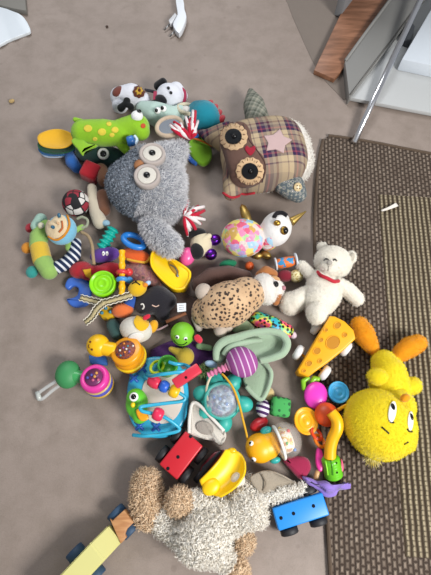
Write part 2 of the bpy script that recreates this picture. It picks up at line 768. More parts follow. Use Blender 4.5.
# rolled selvedge along the rug's edges
bm = B()
tube3(bm, cr([V((p.x - .001, p.y, .0065)) for p in out[1:8]] + [V((out[0].x - .006, -1.0, .0065))], 4, False), .0055, False, 8)
tube3(bm, cr([V((p.x, p.y, .0065)) for p in [out[10]] + out[11:16] + [out[0]]], 4, False), .0055, False, 8)
me = bpy.data.meshes.new('selvedge')
bm.to_mesh(me)
bm.free()
me.materials.append(FA('5a4c40', bs=150))
o = bpy.data.objects.new('selvedge', me)
C.objects.link(o)
o.parent = rug
RUGZ = .0125

T('paper_scrap', 'small curled white paper scrap lying on the ribbed part of the rug', 'paper', 389, 207, lift=RUGZ)
part('scrap', sheet([[(381, 210, .0135), (389, 206.5, .019), (396, 202.5, .0145)], [(382, 211.5, .0135), (390.5, 209, .018), (398.5, 206, .0135)]], .0008), FA('e6dfd6'))

# ------------------------------------------------------------------ far corner: plank, steps, pole
T('wooden_plank', 'brown wooden plank lying on the concrete beside the grey step rail', 'plank', 350, 35)


def wood_pat(n):
    v = n.add('ShaderNodeMapping', n.co, ins={'Rotation': (0, 0, math.radians(-48)), 'Scale': (3, 22, 10)}).outputs[0]
    return n.ramp(n.noise(3, 6, co=v, rough=.6), [(.3, '68452f'), (.55, '8c6148'), (.75, 'a2755a')])


part('board', prism(B(), [(314, 70), (334.5, 79), (346.5, 64.5), (396, -6), (404, -22), (366, -40)], .022, .02, .003), M('wood_brown', None, 'none', wood_pat, rough=.7), smooth=30)

T('white_step_unit', 'white painted step unit with a grey side rail standing on the floor', 'steps', 395, 80)
wp = M('paint_white', 'b4b6b6', 'plastic', rough=.5)
gp = M('paint_grey', '7f7e7b', 'plastic', rough=.5)
part('lower_step', prism(B(), [(350.5, 97.5), (400, 107), (470, 120), (540, 40), (480, -60), (425, -4)], .024, .016, .002), wp, smooth=30)
part('plinth', prism(B(), [(352, 98.5), (400, 108), (470, 121), (535, 50), (480, -50), (425, 4)], .008, .0075, 0), M('plinth_dark', '3a3735', 'plastic', rough=.7), smooth=False)
part('upper_step', prism(B(), [(402, 59), (440, 67), (520, 40), (500, -60), (448, -20)], .075, .05, .004), M('paint_blue_white', 'cdd4dc', 'plastic', rough=.4), smooth=30)
r_ = part('side_rail', prism(B(), [(345, 60.5), (349.5, 97.5), (404, 27.5), (445, -28), (420, -46)], .04, .038, .002), gp, smooth=30)
part('rail_lip', tube(B(), [(345.5, 60.5, .041), (391, -2, .041), (420, -44, .041)], 1.6, sm=1), gp, r_)
part('rail_groove', tube(B(), [(350, 95, .040), (403, 24.5, .040), (443, -28, .040)], .8, sm=1), M('seam_dark', '55534f', 'plastic'), r_)
part('shade_notch', prism(B(), [(404, 37), (411, 20), (415, 26), (412, 40)], .06, .04, .002), M('shade_notch_dark', '3c3f44', 'plastic', rough=.5), smooth=30)  # dark block standing in for the shadowed recess by the upper step

T('door_leaf', 'grey door leaf along the brown plank, unseen height added for shade', 'door', 345, 12)
_a, _b = P(340.5, 19), P(402, -62)
_d = (_b - _a).normalized()
_n = V((-_d.y, _d.x, 0))
part('leaf', box3(B(), (_a + _b) / 2 + _n * .016 + V((0, 0, .82)), Matrix((_d, _n, V((0, 0, 1)))).transposed(), ((_b - _a).length, .032, 1.63), .003), M('panel_grey', '85878a', 'plastic', rough=.6), smooth=30)  # only the foot is in view; the height is added to cast shade

T('floor_shade_sheet', 'thin dark sheet standing in for the shade beneath the brown plank end', 'mat', 318, 30)  # the 'mat' is only a stand-in for shade; no real mat lies here
part('mat', prism(B(), [tuple(q)[:2] for q in cr([(a, b_, 0) for a, b_ in [(283, -26), (288, 4), (302, 38), (318, 71), (336, 92), (347, 98), (352, 60), (372, 0), (380, -30)]], 3)], .0015, .0012, .0004), M('floor_shade_grey', '7a7068', 'fabric', bump=.3), smooth=40)  # dark sheet painting the shade left of the plank; no real mat

T('chrome_pole', 'shiny chrome pole slanting up from the rug edge past the white steps', 'pole', 355, 141)
pole = part('tube', tube(B(), [(353.5, 143, .014), (386, 73.5, .055), (424, -8, .10), (430.5, -22, .108)], [3.2, 3.2, 3.2, 3.2], sm=1, seg=20), M('chrome', 'e2e2e6', 'metal', rough=.22))

T('power_plug', 'white power plug with two metal prongs lying alone on the concrete', 'plug', 177, 17)
p_ = part('body', prism(B(), cr([(176, -3), (183, -2), (184.5, 9), (186.5, 16), (184, 25), (179, 33), (173.5, 26.5), (173.5, 21.5), (177.5, 14), (176.5, 6)], 2), .03, .024, .003), PL('dfe3e8'), smooth=40)
part('side_block', prism(B(), [(168.5, 20), (175, 12.5), (177, 15), (172.5, 22.5), (170, 23.5)], .026, .018, .002), PL('c4c5c8'), smooth=30)
part('cord', tube(B(), [(179, -1, .02), (178, -12, .012), (182, -30, .006)], 1.8), PL('eef1f4'))
for a, b, c, d in ((170.5, 23, 164.5, 30), (176, 29.5, 170, 36.5)):
    part('prong', tube(B(), [(a, b, .016), (c, d, .008)], .75, sm=1), M('steel', '8d8d8d', 'metal', rough=.35))

T('white_bag', 'crumpled white plastic bag on the floor in front of a grey board', 'bag', 8, 25)
ds = lambda v: v + V((0, 0, .006 * math.sin(v.x * 90) * math.cos(v.y * 70 + v.x * 40)))
part('bag', prism(B(), cr([(-25, 3), (0, 7), (12, 11), (22, 15.5), (27, 22), (30, 29), (28, 32), (14, 37), (0, 44), (-25, 58)], 5), lambda x, y: .016 + .0025 * math.sin(x * .6 + y * .3), .0135, .004, 3), M('bag_white', 'dde4ea', 'plastic', rough=.4), smooth=60)
T('grey_board', 'grey board end lying on the floor above the white bag', 'board', 12, 4)
part('board', prism(B(), [(-20, 1), (0, 5), (14, 8.5), (26, 10.5), (24.5, -8), (-20, -14)], .022, .02, .002), M('board_grey', '77746e', 'plastic', rough=.7), smooth=30)
T('crumb', 'tiny tan crumb lying alone on the bare concrete', 'crumb', 11.5, 101)
part('crumb', E(B(), 11.5, 101, 3, 2.2, 1.5, 20), FA('b59a6a'))
T('pebble', 'tiny dark pebble on the concrete near the power plug', 'pebble', 107, 26.5)
part('pebble', E(B(), 107, 26.5, 1.4, 1.2, 1, 20), FA('4a3b33'))

# ================================================================== toys: plush owls
BLK = M('gloss_black', '0c0c0e', 'plastic', rough=.15)
WHT = PL('f0f0ee')


def grey_owl():
    T('plush_owl', 'shaggy grey plush owl with big round eyes and red and white tassels', 'plush owl', 147, 185)
    body = caps(B(), (149, 177, .10, 30), (148, 184, .09, 33))
    E(body, 142.5, 188, 30, 37, 30, 60)
    E(body, 149, 191, 28, 36, 30, 90)
    cap(body, (163, 163, .11, 19), (180, 149, .115, 8))
    cap(body, (162, 190, .10, 21), (176, 206, .09, 11))
    E(body, 159, 201, 25, 23, 24, -30, lift=.012)
    cap(body, (159, 174, .10, 23), (164, 182, .10, 22))
    base = M('owl_base', '7f838b', 'plush')
    b = part('body', body, base, remesh=.005, smo=8)
    c = B()
    cap(c, (152, 226, .09, 12), (160, 237, .09, 12.5))
    cap(c, (160, 237, .09, 12.5), (170, 245, .09, 11.5))
    wing = part('wing', c, base, remesh=.004)

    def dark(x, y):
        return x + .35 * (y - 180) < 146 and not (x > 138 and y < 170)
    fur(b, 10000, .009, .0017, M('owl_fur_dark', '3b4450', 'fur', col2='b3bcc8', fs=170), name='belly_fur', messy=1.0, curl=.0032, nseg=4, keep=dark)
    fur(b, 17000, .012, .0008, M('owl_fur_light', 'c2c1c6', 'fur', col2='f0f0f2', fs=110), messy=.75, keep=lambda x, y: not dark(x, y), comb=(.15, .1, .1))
    fur(wing, 5000, .011, .0008, M('owl_fur_light'), messy=.7, comb=(.3, -.5, .1))
    for (ex, ey) in ((152.5, 156.5), (147.5, 178)):
        l, nn = hit(b, ex, ey)
        nn = (nn * .5 + V((0, 0, 1)) * .5).normalized()
        k = K(ex, ey, .17)
        R = basis(nn)
        l = l + nn * .013
        bm = B()
        lathe(bm, l - nn * .016, l + nn * .004, [(0, 12.8 * k), (.85, 12.8 * k), (1, 12 * k), (.95, 9.8 * k), (.8, 9.4 * k), (.8, 0)], 36)
        ring = part('eye_rim', bm, PU('b5aaa4'))
        bm = B()
        lathe(bm, l, l + nn * .003, [(0, 9.2 * k), (.7, 9 * k), (1, 8.2 * k), (1.0, 0)], 32)
        eye = part('eye_white', bm, FA('d8d3c9'), ring)
        bm = B()
        ell(bm, l + nn * .004, (3.3 * k, 3.3 * k, .006), R, 20, 10)
        part('pupil', bm, BLK, ring)
    l, nn = hit(b, 140, 165)
    bm = B()
    lathe(bm, l - nn * .004, P(135, 168, .2), [(0, .019), (.3, .018), (.7, .012), (.93, .005), (1, 0)], 16)
    part('beak', bm, FA('a5714c'))

    def tassel(root, tips):
        for i in range(len(tips)):
            t = tips[i]
            for j in range(2):
                bm = B()
                tx, ty, th = t[0] + random.uniform(-2.5, 2.5), t[1] + random.uniform(-2.5, 2.5), t[2] + random.uniform(-.006, .006)
                mx, my = (root[0] + tx) / 2 + random.uniform(-2, 2), (root[1] + ty) / 2 + random.uniform(-2, 2)
                tube(bm, [root, (mx, my, (root[2] + th) / 2 + .02), (tx, ty, max(th, .012))], [1.5, 1.9, 1.5], seg=7, sm=4)
                part('tassel_strand', bm, FA('c2203a' if (i + j) % 2 else 'f1e9e8', bs=900))
    tassel((190, 139, .12), [(171, 127, .15), (176, 124, .15), (174, 130, .15), (180, 128, .155), (186, 118, .14), (193, 113, .12), (196, 122, .11), (182, 124, .15), (192, 119, .12), (196, 130, .11)])
    tassel((184, 216, .085), [(189, 203, .07), (196, 205, .07), (200, 212, .06), (203, 219, .06), (201, 226, .05), (193, 232, .05), (186, 235, .05), (203, 208, .06), (197, 230, .05)])


grey_owl()


def plaid_pat(cols, e1, e2, f):
    def pat(n):
        def band(d):
            u = n.math('FRACT', n.math('ADD', n.math('MULTIPLY', n.dot(d), f), 100))
            return n.ramp(u, cols, True)
        a, b = band(e1), band(e2)
        c = n.mix(.5, a, b)
        tw = n.stripe((600, 600, 0), 1, .5)
        c = n.mix(n.math('MULTIPLY', tw, .12), c, lin('2b2030'))
        n.bump(n.noise(700, 3), .4, .002)
        n.b.inputs['Roughness'].default_value = .95
        n.b.inputs['Specular IOR Level'].default_value = .1
        return c
    return pat


def plaid_owl():
    T('plush_owl', 'plaid patchwork plush owl with felt button eyes lying on bare concrete', 'plush owl', 265, 155)
    ax = gdir(265, 155, 8)
    ay = V((-ax.y, ax.x, 0))
    cols = [(0, 'b5a183'), (.2, '7d6a62'), (.25, 'bda98a'), (.42, '352b48'), (.52, '8a4455'), (.58, '43364f'), (.70, '857870'), (.80, '522c3e'), (.88, '9a8a76')]
    plaid = M('owl_plaid', None, 'none', plaid_pat(cols, tuple(ax), tuple(ay), 11))
    bm = B()
    E(bm, 263, 155, 42, 36, 26, 8, pw=3.2, seg=40, ring=24, lift=.01)
    cap(bm, (228, 138, .07, 16), (207, 135.5, .075, 6))
    cap(bm, (207, 135.5, .075, 6), (200, 132, .075, 3))
    cap(bm, (236, 178, .07, 14), (231, 193, .06, 8))
    body = part('body', bm, plaid, remesh=.0045, smo=5)
    bm = B()
    E(bm, 271, 155, 40, 35, 20, 8, pw=3.2, seg=40, ring=24)
    back = part('fleece_back', bm, PU('e4dfd6'))
    fur(back, 5000, .008, .0010, M('fleece', 'ece8e0', 'fur', col2='d3ccc2'), messy=1.0, curl=.001, name='fleece_pile', keep=lambda x, y: x > 255)
    fo = cr([(220, 141), (222, 130), (231, 123), (244, 123), (250, 131), (252, 141), (257, 150), (264, 158), (266, 170), (262, 181), (251, 187), (240, 187), (232, 181), (228, 168), (224, 154)], 3)
    part('face', grid_patch(body, [tuple(p)[:2] for p in fo], 0, .002), FA('6d5248'))
    for ex, ey in ((234, 137.5), (250, 171)):
        ring = part('eye_ring', grid_patch(body, disc_out(ex, ey, 13.5, 13, n=56, wob=.035, lobes=14), .002, .002), FA('d9b78f'))
        o = grid_patch(body, disc_out(ex, ey, 8, 7.6, n=24), .0045, .0015)
        part('eye_disc', o, FA('17191d'), ring)
        part('pupil', stud(body, ex + 1, ey, 2.4, 3), BLK, ring)
        for k in range(14):
            a = k * math.tau / 14
            o = line_on(body, [(ex + 9.2 * math.cos(a), ey + 9.2 * math.sin(a)), (ex + 11.5 * math.cos(a), ey + 11.5 * math.sin(a))], .45, 8.5)
            part('stitch', o, FA('8a6a50'), ring)
    hb = cr([(245, 150), (247, 146.5), (250, 148.5), (254.5, 146.5), (255, 151), (250, 156)], 4)
    part('beak', grid_patch(body, [tuple(p)[:2] for p in hb], .002, .003), FA('a02638'))
    st = []
    for i in range(10):
        r = 15 if i % 2 == 0 else 9
        a = math.radians(36 * i + 8)
        st.append((277 + r * math.cos(a), 142 - r * .85 * math.sin(a)))
    part('star_patch', grid_patch(body, st, 0, .0025), FA('c6aaa8'))
    ax2 = gdir(255, 100, 60)
    gre = M('wing_tweed', None, 'none', plaid_pat([(0, '6e7266'), (.25, '8f8f84'), (.4, '55594f'), (.6, '7e8176'), (.8, '9b988a')], tuple(ax2), (-ax2.y, ax2.x, 0), 30))
    bm = B()
    cap(bm, (257, 118, .055, 12), (254, 106, .06, 11))
    cap(bm, (254, 106, .06, 11), (250.5, 91, .06, 3))
    part('wing', bm, gre, remesh=.004)

    def geo(n):
        v = n.add('ShaderNodeTexVoronoi', ins={'Vector': n.co, 'Scale': 75.0, 'Randomness': .1}, feature='F1', distance='MANHATTAN').outputs['Distance']
        c = n.ramp(v, [(0, 'd8d2c2'), (.25, '49536a'), (.5, 'a8a79a'), (.7, '59646a')], True)
        return c
    bm = B()
    cap(bm, (284, 184, .075, 11), (292, 187, .07, 13))
    cap(bm, (292, 187, .07, 13), (298, 194, .05, 9))
    wg = part('wing', bm, M('wing_print', None, 'none', geo), remesh=.004)
    bt = part('button', stud(wg, 297.5, 187, 4.2, 1.6), PL('cfb98e'), wg)
    for dx, dy in ((-1, -1), (1, -1), (-1, 1), (1, 1)):
        part('button_hole', stud(wg, 297.5 + dx, 187 + dy, .6, 2.2, sink=0), FA('5d4a34'), wg)
    # whip stitching between face and belly
    part('seam', line_on(body, [(243, 125), (249, 140), (258, 152), (265, 165), (262, 182)], .7), FA('4a3430'))
    part('red_fringe', line_on(body, [(224, 193), (232, 197), (243, 194), (255, 192)], 1.3, .8), FA('b22f3a'))


plaid_owl()

# ------------------------------------------------------------------ flowered owl with a horn


def unicorn_owl():
    T('plush_owl', 'little plush owl with flower print body, white head and gold horn', 'plush owl', 255, 236)

    def flowers(n):
        wpz = n.add('ShaderNodeVectorMath', n.co, n.add('ShaderNodeVectorMath', n.add('ShaderNodeTexNoise', ins={'Vector': n.co, 'Scale': 70.0}).outputs[1], (.022, .022, .022), operation='MULTIPLY').outputs[0], operation='ADD').outputs[0]
        v = n.add('ShaderNodeTexVoronoi', ins={'Vector': wpz, 'Scale': 52.0}, feature='F1')
        s = n.add('ShaderNodeSeparateColor', v.outputs['Color']).outputs[0]
        c = n.ramp(s, [(0, 'e68ab0'), (.16, 'e9d675'), (.32, '9fc6dd'), (.46, 'd9c9c4'), (.58, 'c9a253'), (.7, 'a9cf93'), (.8, 'e0607f'), (.9, 'b9a3d6')], True)
        e = n.ramp(v.outputs['Distance'], [(.0, (.9, .9, .9)), (.25, (.0, .0, .0)), (.6, (0, 0, 0)), (.8, (.5, .5, .5))])
        n.bump(n.noise(300, 4), .6, .004)
        n.b.inputs['Roughness'].default_value = .8
        return n.mix(e, c, lin('efe3dc'))
    bm = E(B(), 243, 238, 22, 20, 17, 0)
    b = part('body', bm, M('flower_print', None, 'none', flowers))
    bm = E(B(), 276, 229, 15.5, 18.5, 16, -20, lift=.005)
    E(bm, 267, 236, 12, 14, 12, 0, lift=.004)
    h = part('head', bm, PU('e6e4e2'), remesh=.0035)
    part('neck_ruff', E(B(), 270, 243, 9, 5.5, 13, 20), M('flower_print'))
    for ex, ey in ((284, 230.5),):
        rim = part('eye_rim', stud(h, ex, ey, 4.2, 2), M('gold', 'b08a3c', 'metal', rough=.35))
        part('pupil', stud(h, ex + .3, ey, 3.2, 2.6, sink=.1), BLK, rim)
    part('eyelid', line_on(h, [(274, 218), (277, 214.5), (282, 214), (286, 216.5)], 2.2, .5), FA('1c1a1f'))
    l, nn = hit(h, 277, 223.5)
    part('beak', ell(B(), l + nn * .004, (.011, .009, .009), basis(nn)), M('gold'))
    part('horn', lathe(B(), P(291, 222, .075), P(306.5, 211, .085), [(0, .014), (.1, .0135), (.5, .008), (.95, .002), (1, 0)]), M('gold_cloth', 'b79a58', 'metal', rough=.45))
    part('wing', lathe(B(), P(249, 224, .07), P(241.5, 204, .075), [(0, .004), (.15, .013), (.5, .015), (.85, .010), (1, 0)]), M('gold_cloth'))
    part('foot', E(B(), 266, 255, 6, 4, 4, -30), M('gold_cloth'))
    part('foot', E(B(), 258, 256, 5, 3.5, 4, 10), M('gold_cloth'))


unicorn_owl()

# ------------------------------------------------------------------ white teddy


def teddy():
    cream = PU('e6e0d2', bump=.4)
    T('teddy_bear', 'cream white teddy bear with red collar sitting half on the rug', 'teddy bear', 322, 296)
    bm = B()
    E(bm, 324, 289, 15.5, 21, 16, 25, lift=.004)
    E(bm, 320, 299, 18.5, 17, 17, 25, lift=.004)
    bd = part('body', bm, cream, remesh=.004)
    bm = E(B(), 333, 262, 18.5, 16, 15, -15, lift=.02)
    E(bm, 330, 267, 9.5, 9, 9, 0, lift=.062)
    h = part('head', bm, cream, remesh=.0035)
    e1 = part('ear', E(B(), 322.5, 247, 5, 5.2, 3.5, 0, lift=.05), cream)
    e2 = part('ear', E(B(), 351, 257.5, 5, 7.5, 4, -15, lift=.06), cream)
    part('inner_ear', E(B(), 352, 257, 2.6, 5, 2, -15, lift=.078), PU('b9b1a2'))
    a1 = part('arm', caps(B(), (337, 284, .06, 7), (348, 290, .05, 7.5), (357, 299, .035, 7)), cream, remesh=.0035)
    a2 = part('arm', caps(B(), (312, 276, .06, 5.5), (302, 266, .045, 5.5)), cream, remesh=.0035)
    bm = caps(B(), (307, 296, .05, 10), (296, 301, .05, 10))
    E(bm, 290.5, 303.5, 11, 11.5, 12, 30)
    l1 = part('leg', bm, cream, remesh=.0035)
    bm = caps(B(), (322, 302, .06, 10), (319, 309, .06, 10))
    E(bm, 317.5, 312.5, 10.5, 12.5, 11, -10, lift=.045)
    l2 = part('leg', bm, cream, remesh=.0035)
    part('collar', tube(B(), [(317.5, 272, .075), (321, 275.5, .10), (328, 278.5, .108), (334, 281.5, .10), (338.5, 281, .08)], 1.8), FA('c02f3e'))
    for pts in (((324, 261), (326, 259), (328.5, 260)), ((333, 260.5), (335, 259.5), (336.5, 261.5))):
        part('eye', line_on(h, pts, .8), FA('2a2523'))
    part('nose', stud(h, 329.5, 263, 2.6, 2), PU('a9a39a'))
    part('mouth', line_on(h, [(328.5, 266), (328, 271)], .5), FA('8b8378'))
    fuzz('f6f1e6', bd, h, e1, e2, a1, a2, l1, l2, dens=22)
    part('care_tag', sheet([[(311, 324, .012), (311, 331, .01)], [(320, 324, .012), (318, 332, .01)]], .001), FA('d6d2cc'))


teddy()

# ------------------------------------------------------------------ leopard plush


def leopard():
    T('leopard_plush', 'tan plush leopard cub with black spots and white face lying on its back', 'plush leopard', 232, 303)

    def spots(n):
        wv = n.add('ShaderNodeVectorMath', n.co, n.add('ShaderNodeVectorMath', n.add('ShaderNodeTexNoise', ins={'Vector': n.co, 'Scale': 60.0}).outputs[1], (.012, .012, .012), operation='MULTIPLY').outputs[0], operation='ADD').outputs[0]
        v = n.add('ShaderNodeTexVoronoi', ins={'Vector': wv, 'Scale': 84.0, 'Randomness': .7}, feature='F1').outputs['Distance']
        s = n.ramp(v, [(.29, (1, 1, 1)), (.42, (0, 0, 0))])
        b = n.ramp(n.noise(25, 3), [(.3, 'b8946f'), (.7, 'd2b08a')])
        n.bump(n.noise(300, 4), .6, .004)
        n.b.inputs['Roughness'].default_value = .95
        n.b.inputs['Sheen Weight'].default_value = .2
        return n.mix(s, b, lin('33241d'))
    sp = M('leopard_print', None, 'none', spots)
    bm = B()
    E(bm, 227, 305, 31, 24, 22, 24, lift=.015)
    E(bm, 244, 296, 22, 19, 19, 24, lift=.02)
    E(bm, 208, 312, 17, 17, 16, 24, lift=.012)
    b = part('body', bm, sp, remesh=.004)
    bm = E(B(), 265, 289, 12, 16, 14, 15, lift=.025)
    E(bm, 274, 289, 10, 10, 10, 0, lift=.03)
    h = part('head', bm, PU('e8e3dc'), remesh=.0035)
    fuzz('f0ece6', h, dens=22)
    part('ear', caps(B(), (259, 275, .06, 4), (266, 271, .065, 5.5), (273, 274, .06, 5)), PU('a96d3f'), remesh=.003)
    part('ear', E(B(), 275, 299, 5, 7, 5, 10, lift=.03), PU('a96d3f'))
    part('cheek', E(B(), 277, 294, 5, 8, 7, 0, lift=.035), PU('a96d3f'))
    part('brow', E(B(), 275, 279, 5.5, 3, 4, -20, lift=.06), PU('c99a6a'))
    part('eye', stud(h, 275, 284.5, 3, 2.6), BLK)
    part('nose', stud(h, 283, 288, 2.4, 2), FA('b9808a'))
    for px, py, r in ((203.5, 292, 8.5), (220.5, 330, 7), (227, 326, 6.5)):
        bm = E(B(), px, py, r, r * 1.05, r, 0, lift=.075 if py < 300 else .055)
        part('paw', bm, PU('bfb0a2'))
    part('tail', caps(B(), (196, 318, .05, 5), (199, 328, .03, 4)), PU('c3b7ad'), remesh=.003)


leopard()

# ------------------------------------------------------------------ chick


def chick():
    Y = PU('dfc81e', bump=.35)
    O = PU('dd9015', bump=.35)
    T('chick_plush', 'yellow plush chick with big round head and orange feet lying on the rug', 'plush chick', 385, 410, lift=RUGZ)
    z = RUGZ
    bm = E(B(), 380, 424, 34, 36, 27, 60, lift=z)
    E(bm, 366, 410, 18, 18, 18, 0, lift=z + .015)
    E(bm, 396, 408, 18, 20, 18, -40, lift=z + .015)
    E(bm, 402, 427, 10, 25, 19, 10, lift=z + .005)
    h = part('head', bm, Y, remesh=.0045)
    bm = caps(B(), (386, 385, z + .05, 16), (389, 372, z + .045, 16), (384, 362, z + .04, 12))
    cap(bm, (394, 376, z + .045, 13), (400, 388, z + .045, 11))
    bd = part('body', bm, Y, remesh=.004)
    bm = E(B(), 378, 377, 10.5, 8.5, 8, -10, lift=z + .06)
    w1 = part('wing', bm, Y)
    w2 = part('wing', caps(B(), (405, 388, z + .04, 8), (413, 385.5, z + .035, 8.5)), Y, remesh=.0035)
    bm = caps(B(), (359.5, 325, z + .026, 8.5), (364, 334, z + .028, 10.5), (370, 344, z + .03, 8), (376, 353, z + .035, 3.5))
    f1 = part('foot', bm, O, remesh=.0035)
    bm = caps(B(), (418, 343, z + .028, 8.5), (410, 347, z + .03, 10), (402, 352.5, z + .03, 8.5), (397, 358, z + .035, 4.5))
    f2 = part('foot', bm, O, remesh=.0035)
    fuzz('f4e034', h, bd, w1, w2, dens=16)
    fuzz('f0a824', f1, f2, dens=16)
    for px, py, a in ((392, 412, 82), (410, 421, 88)):
        e = part('eye', grid_patch(h, disc_out(px, py, 10.5 if px < 400 else 9.5, 3.8 if px < 400 else 2.6, a, 22), .001, .0015), FA('f2f2f0'))
        part('pupil', stud(h, px + .6, py - 5 if px < 400 else py - 4, 1.9, 1.8, rb=3.4, ang=0), BLK, e)
        part('eye_stitch', line_on(h, [(px - 3, py + 8), (px - 1, py + 10.5), (px + 2, py + 10.5)], .8), FA('15151a'), e)
    for pts in (((381.5, 427), (389, 433.5)), ((404, 444), (408, 442))):
        part('brow_stitch', line_on(h, pts, .8), FA('15151a'))
    part('beak', E(B(), 405, 398, 5, 4, 4, 30, lift=z + .115), O)
    bm = E(B(), 373, 456, 5, 4, 4, 0, lift=z + .03)
    tf = part('hair_tuft', bm, Y)
    fur(tf, 260, .016, .0009, M('tuft', 'dcc65a', 'fur', col2='ece09a'), messy=.6, comb=(.1, -.8, .0), grav=.1)


chick()

# ------------------------------------------------------------------ shaggy dog


def dog():
    T('shaggy_dog_plush', 'shaggy cream plush dog with beige paws lying on the floor between trucks', 'plush dog', 205, 525)
    bm = B()
    E(bm, 203, 537, 27, 25, 25, 0, lift=.004)
    E(bm, 222, 517, 16, 19, 17, 40, lift=.005)
    caps(bm, (188, 534, .055, 15), (172, 526, .045, 13), (160, 518, .04, 12))
    caps(bm, (224, 508, .05, 12), (208, 505, .055, 10), (192, 504, .07, 10))
    caps(bm, (212, 552, .04, 11), (226, 560, .035, 10))
    cap(bm, (230, 520, .05, 14), (240, 512, .05, 16))
    body = part('body', bm, M('dog_base', 'ded6c9', 'plush'), remesh=.006, smo=8)
    bm = E(B(), 246, 505, 17, 20, 17, 30, lift=.01)
    E(bm, 248, 489, 8, 11, 8, 0, lift=.004)
    cap(bm, (250, 506, .07, 13), (257, 517, .055, 9))
    head = part('head', bm, M('dog_base'), remesh=.005)
    cm = M('dog_curl', 'faf6ee', 'fur', col2='e2dacb', fs=110)
    bmx = M('dog_paw_curl', 'f0d6b6', 'fur', col2='c9aa88', fs=110)
    cm2 = M('dog_head_curl', 'e6ddcd', 'fur', col2='faf6ee', fs=110)
    fur(body, 9500, .013, .0017, cm, messy=1.2, curl=.0045, nseg=5, name='curly_fur')
    fur(head, 5200, .013, .0016, cm2, messy=1.2, curl=.004, nseg=5, name='curly_fur')
    for (pts, n, m) in ((((146, 484, .045, 13), (147, 500, .05, 15), (148, 516, .045, 12)), 4200, 'foot'), (((179, 502, .085, 11.5), (182, 503, .08, 11)), 2600, 'foot'),
                        (((245, 540, .03, 8), (244, 546, .03, 7)), 1500, 'paw'), (((236, 568, .03, 9), (240, 574, .03, 8)), 1300, 'paw')):
        p = part(m, caps(B(), *pts), M('dog_paw_base', 'b0916f', 'plush'), remesh=.005)
        fur(p, int(n * .8), .012, .0017, bmx, messy=1.0, curl=.0032, nseg=5, name='curly_fur')
    # ear: velvet inside turned up, fringe along the edge
    eo = [(250, 479), (259, 472), (270, 470.5), (281, 474), (292, 480), (301, 486), (294, 489), (281, 491), (269, 494), (259, 492)]
    er = part('ear', prism(B(), [tuple(q)[:2] for q in cr([(a, b, 0) for a, b in eo], 4)], lambda x, y: .085 - .0010 * (x - 255) + .005 * math.sin((x + y) * .16), .012, .004), PU('a39786', bump=1.0), smooth=True, label='floppy ear with brown velvet inner side')
    rim = part('ear_fringe', tube(B(), [(302, 485, .042), (302, 489, .042), (292, 491.5, .048), (282, 493.5, .056), (270, 497, .065), (259, 495.5, .072)], [2.5, 3.2, 3.4, 3.4, 3.4, 3]), M('dog_base'), er)
    part('crease', tube(B(), [(262, 474, .0835), (266, 483, .0805), (263, 491, .082)], .9), PU('8c8070'), er)
    fur(rim, 1500, .012, .0015, M('dog_fringe', 'faf7f0', 'fur', col2='e6dfd2', fs=110), er, messy=1.0, curl=.003, nseg=5, comb=(.2, -.4, .2))
    part('ear', caps(B(), (238, 480, .07, 8), (232, 490, .05, 7)), M('dog_base'), remesh=.004)
    part('nose', E(B(), 257, 518.5, 3.4, 4.2, 3, 20, lift=.065), FA('c9967c'))


dog()

# ================================================================== cloth toys at the top of the pile


def stripes(c1, c2, d, freq, duty=.5, cloth=True):
    def pat(n):
        if cloth:
            n.bump(n.noise(400, 3), .4, .003)
            n.b.inputs['Roughness'].default_value = .92
            n.b.inputs['Specular IOR Level'].default_value = .12
        return n.mix(n.stripe(tuple(d), freq, duty), lin(c1), lin(c2))
    return pat


def crocodile():
    G = PU('8fc12a')
    T('crocodile_plush', 'bright green plush crocodile with yellow spots lying on a dark teal plush', 'plush crocodile', 108, 134)
    bm = caps(B(), (84, 133, .10, 13), (104, 133, .105, 13.5), (122, 134, .105, 12))
    cap(bm, (122, 131, .105, 12), (137, 127, .115, 13))
    E(bm, 141, 131, 9, 10, 9, 0, lift=.09)
    b = part('body', bm, G, remesh=.004)
    part('back_leg', prism(B(), [tuple(q)[:2] for q in cr([(a, c, 0) for a, c in [(71, 140), (79, 136.5), (88, 143), (97, 144.5), (85, 149), (82, 154), (77, 148)]], 3)], .115, .014, .004), G)
    part('tail_tip', caps(B(), (82, 123, .115, 4), (75, 119.5, .12, 2.5)), G, remesh=.003)
    part('front_leg', caps(B(), (121, 143, .09, 6), (126, 150, .08, 4.5)), G, remesh=.003)
    for px, py, r in ((88, 128.5, 4.2), (102, 132, 4.2), (115, 130, 3.6), (112, 135, 2.6), (95, 139, 2.4), (109, 124, 2.6)):
        part('spot', grid_patch(b, disc_out(px, py, r, r * .85, n=16), 0, .0015), FA('e3cf4a'))
    ey = part('eye', E(B(), 137, 116, 6, 5.5, 5, 0, lift=.14), PU('efefed'))
    part('pupil', stud(ey, 139, 111.5, 2, 1.4), BLK, ey)
    part('nostril', grid_patch(b, disc_out(143, 126, 2.4, n=12), 0, .002), FA('c0542f'))
    part('bead', lathe(B(), P(127, 142, .135), P(135, 140, .135), [(0, 0), (.0, .012), (.15, .016), (.75, .017), (.9, .014), (1, 0)]), PL('2f6db4'))
    part('bead_rim', tube(B(), [(134.5, 136, .13), (137, 140, .13), (135, 145, .13)], 1.6), PL('cfe0ea'))
    part('loop', tube(B(), [(85, 121, .12), (77, 122, .125), (73.5, 127, .12), (73.5, 133, .115), (76, 136, .115)], .9), FA('d8d5cc'))


crocodile()


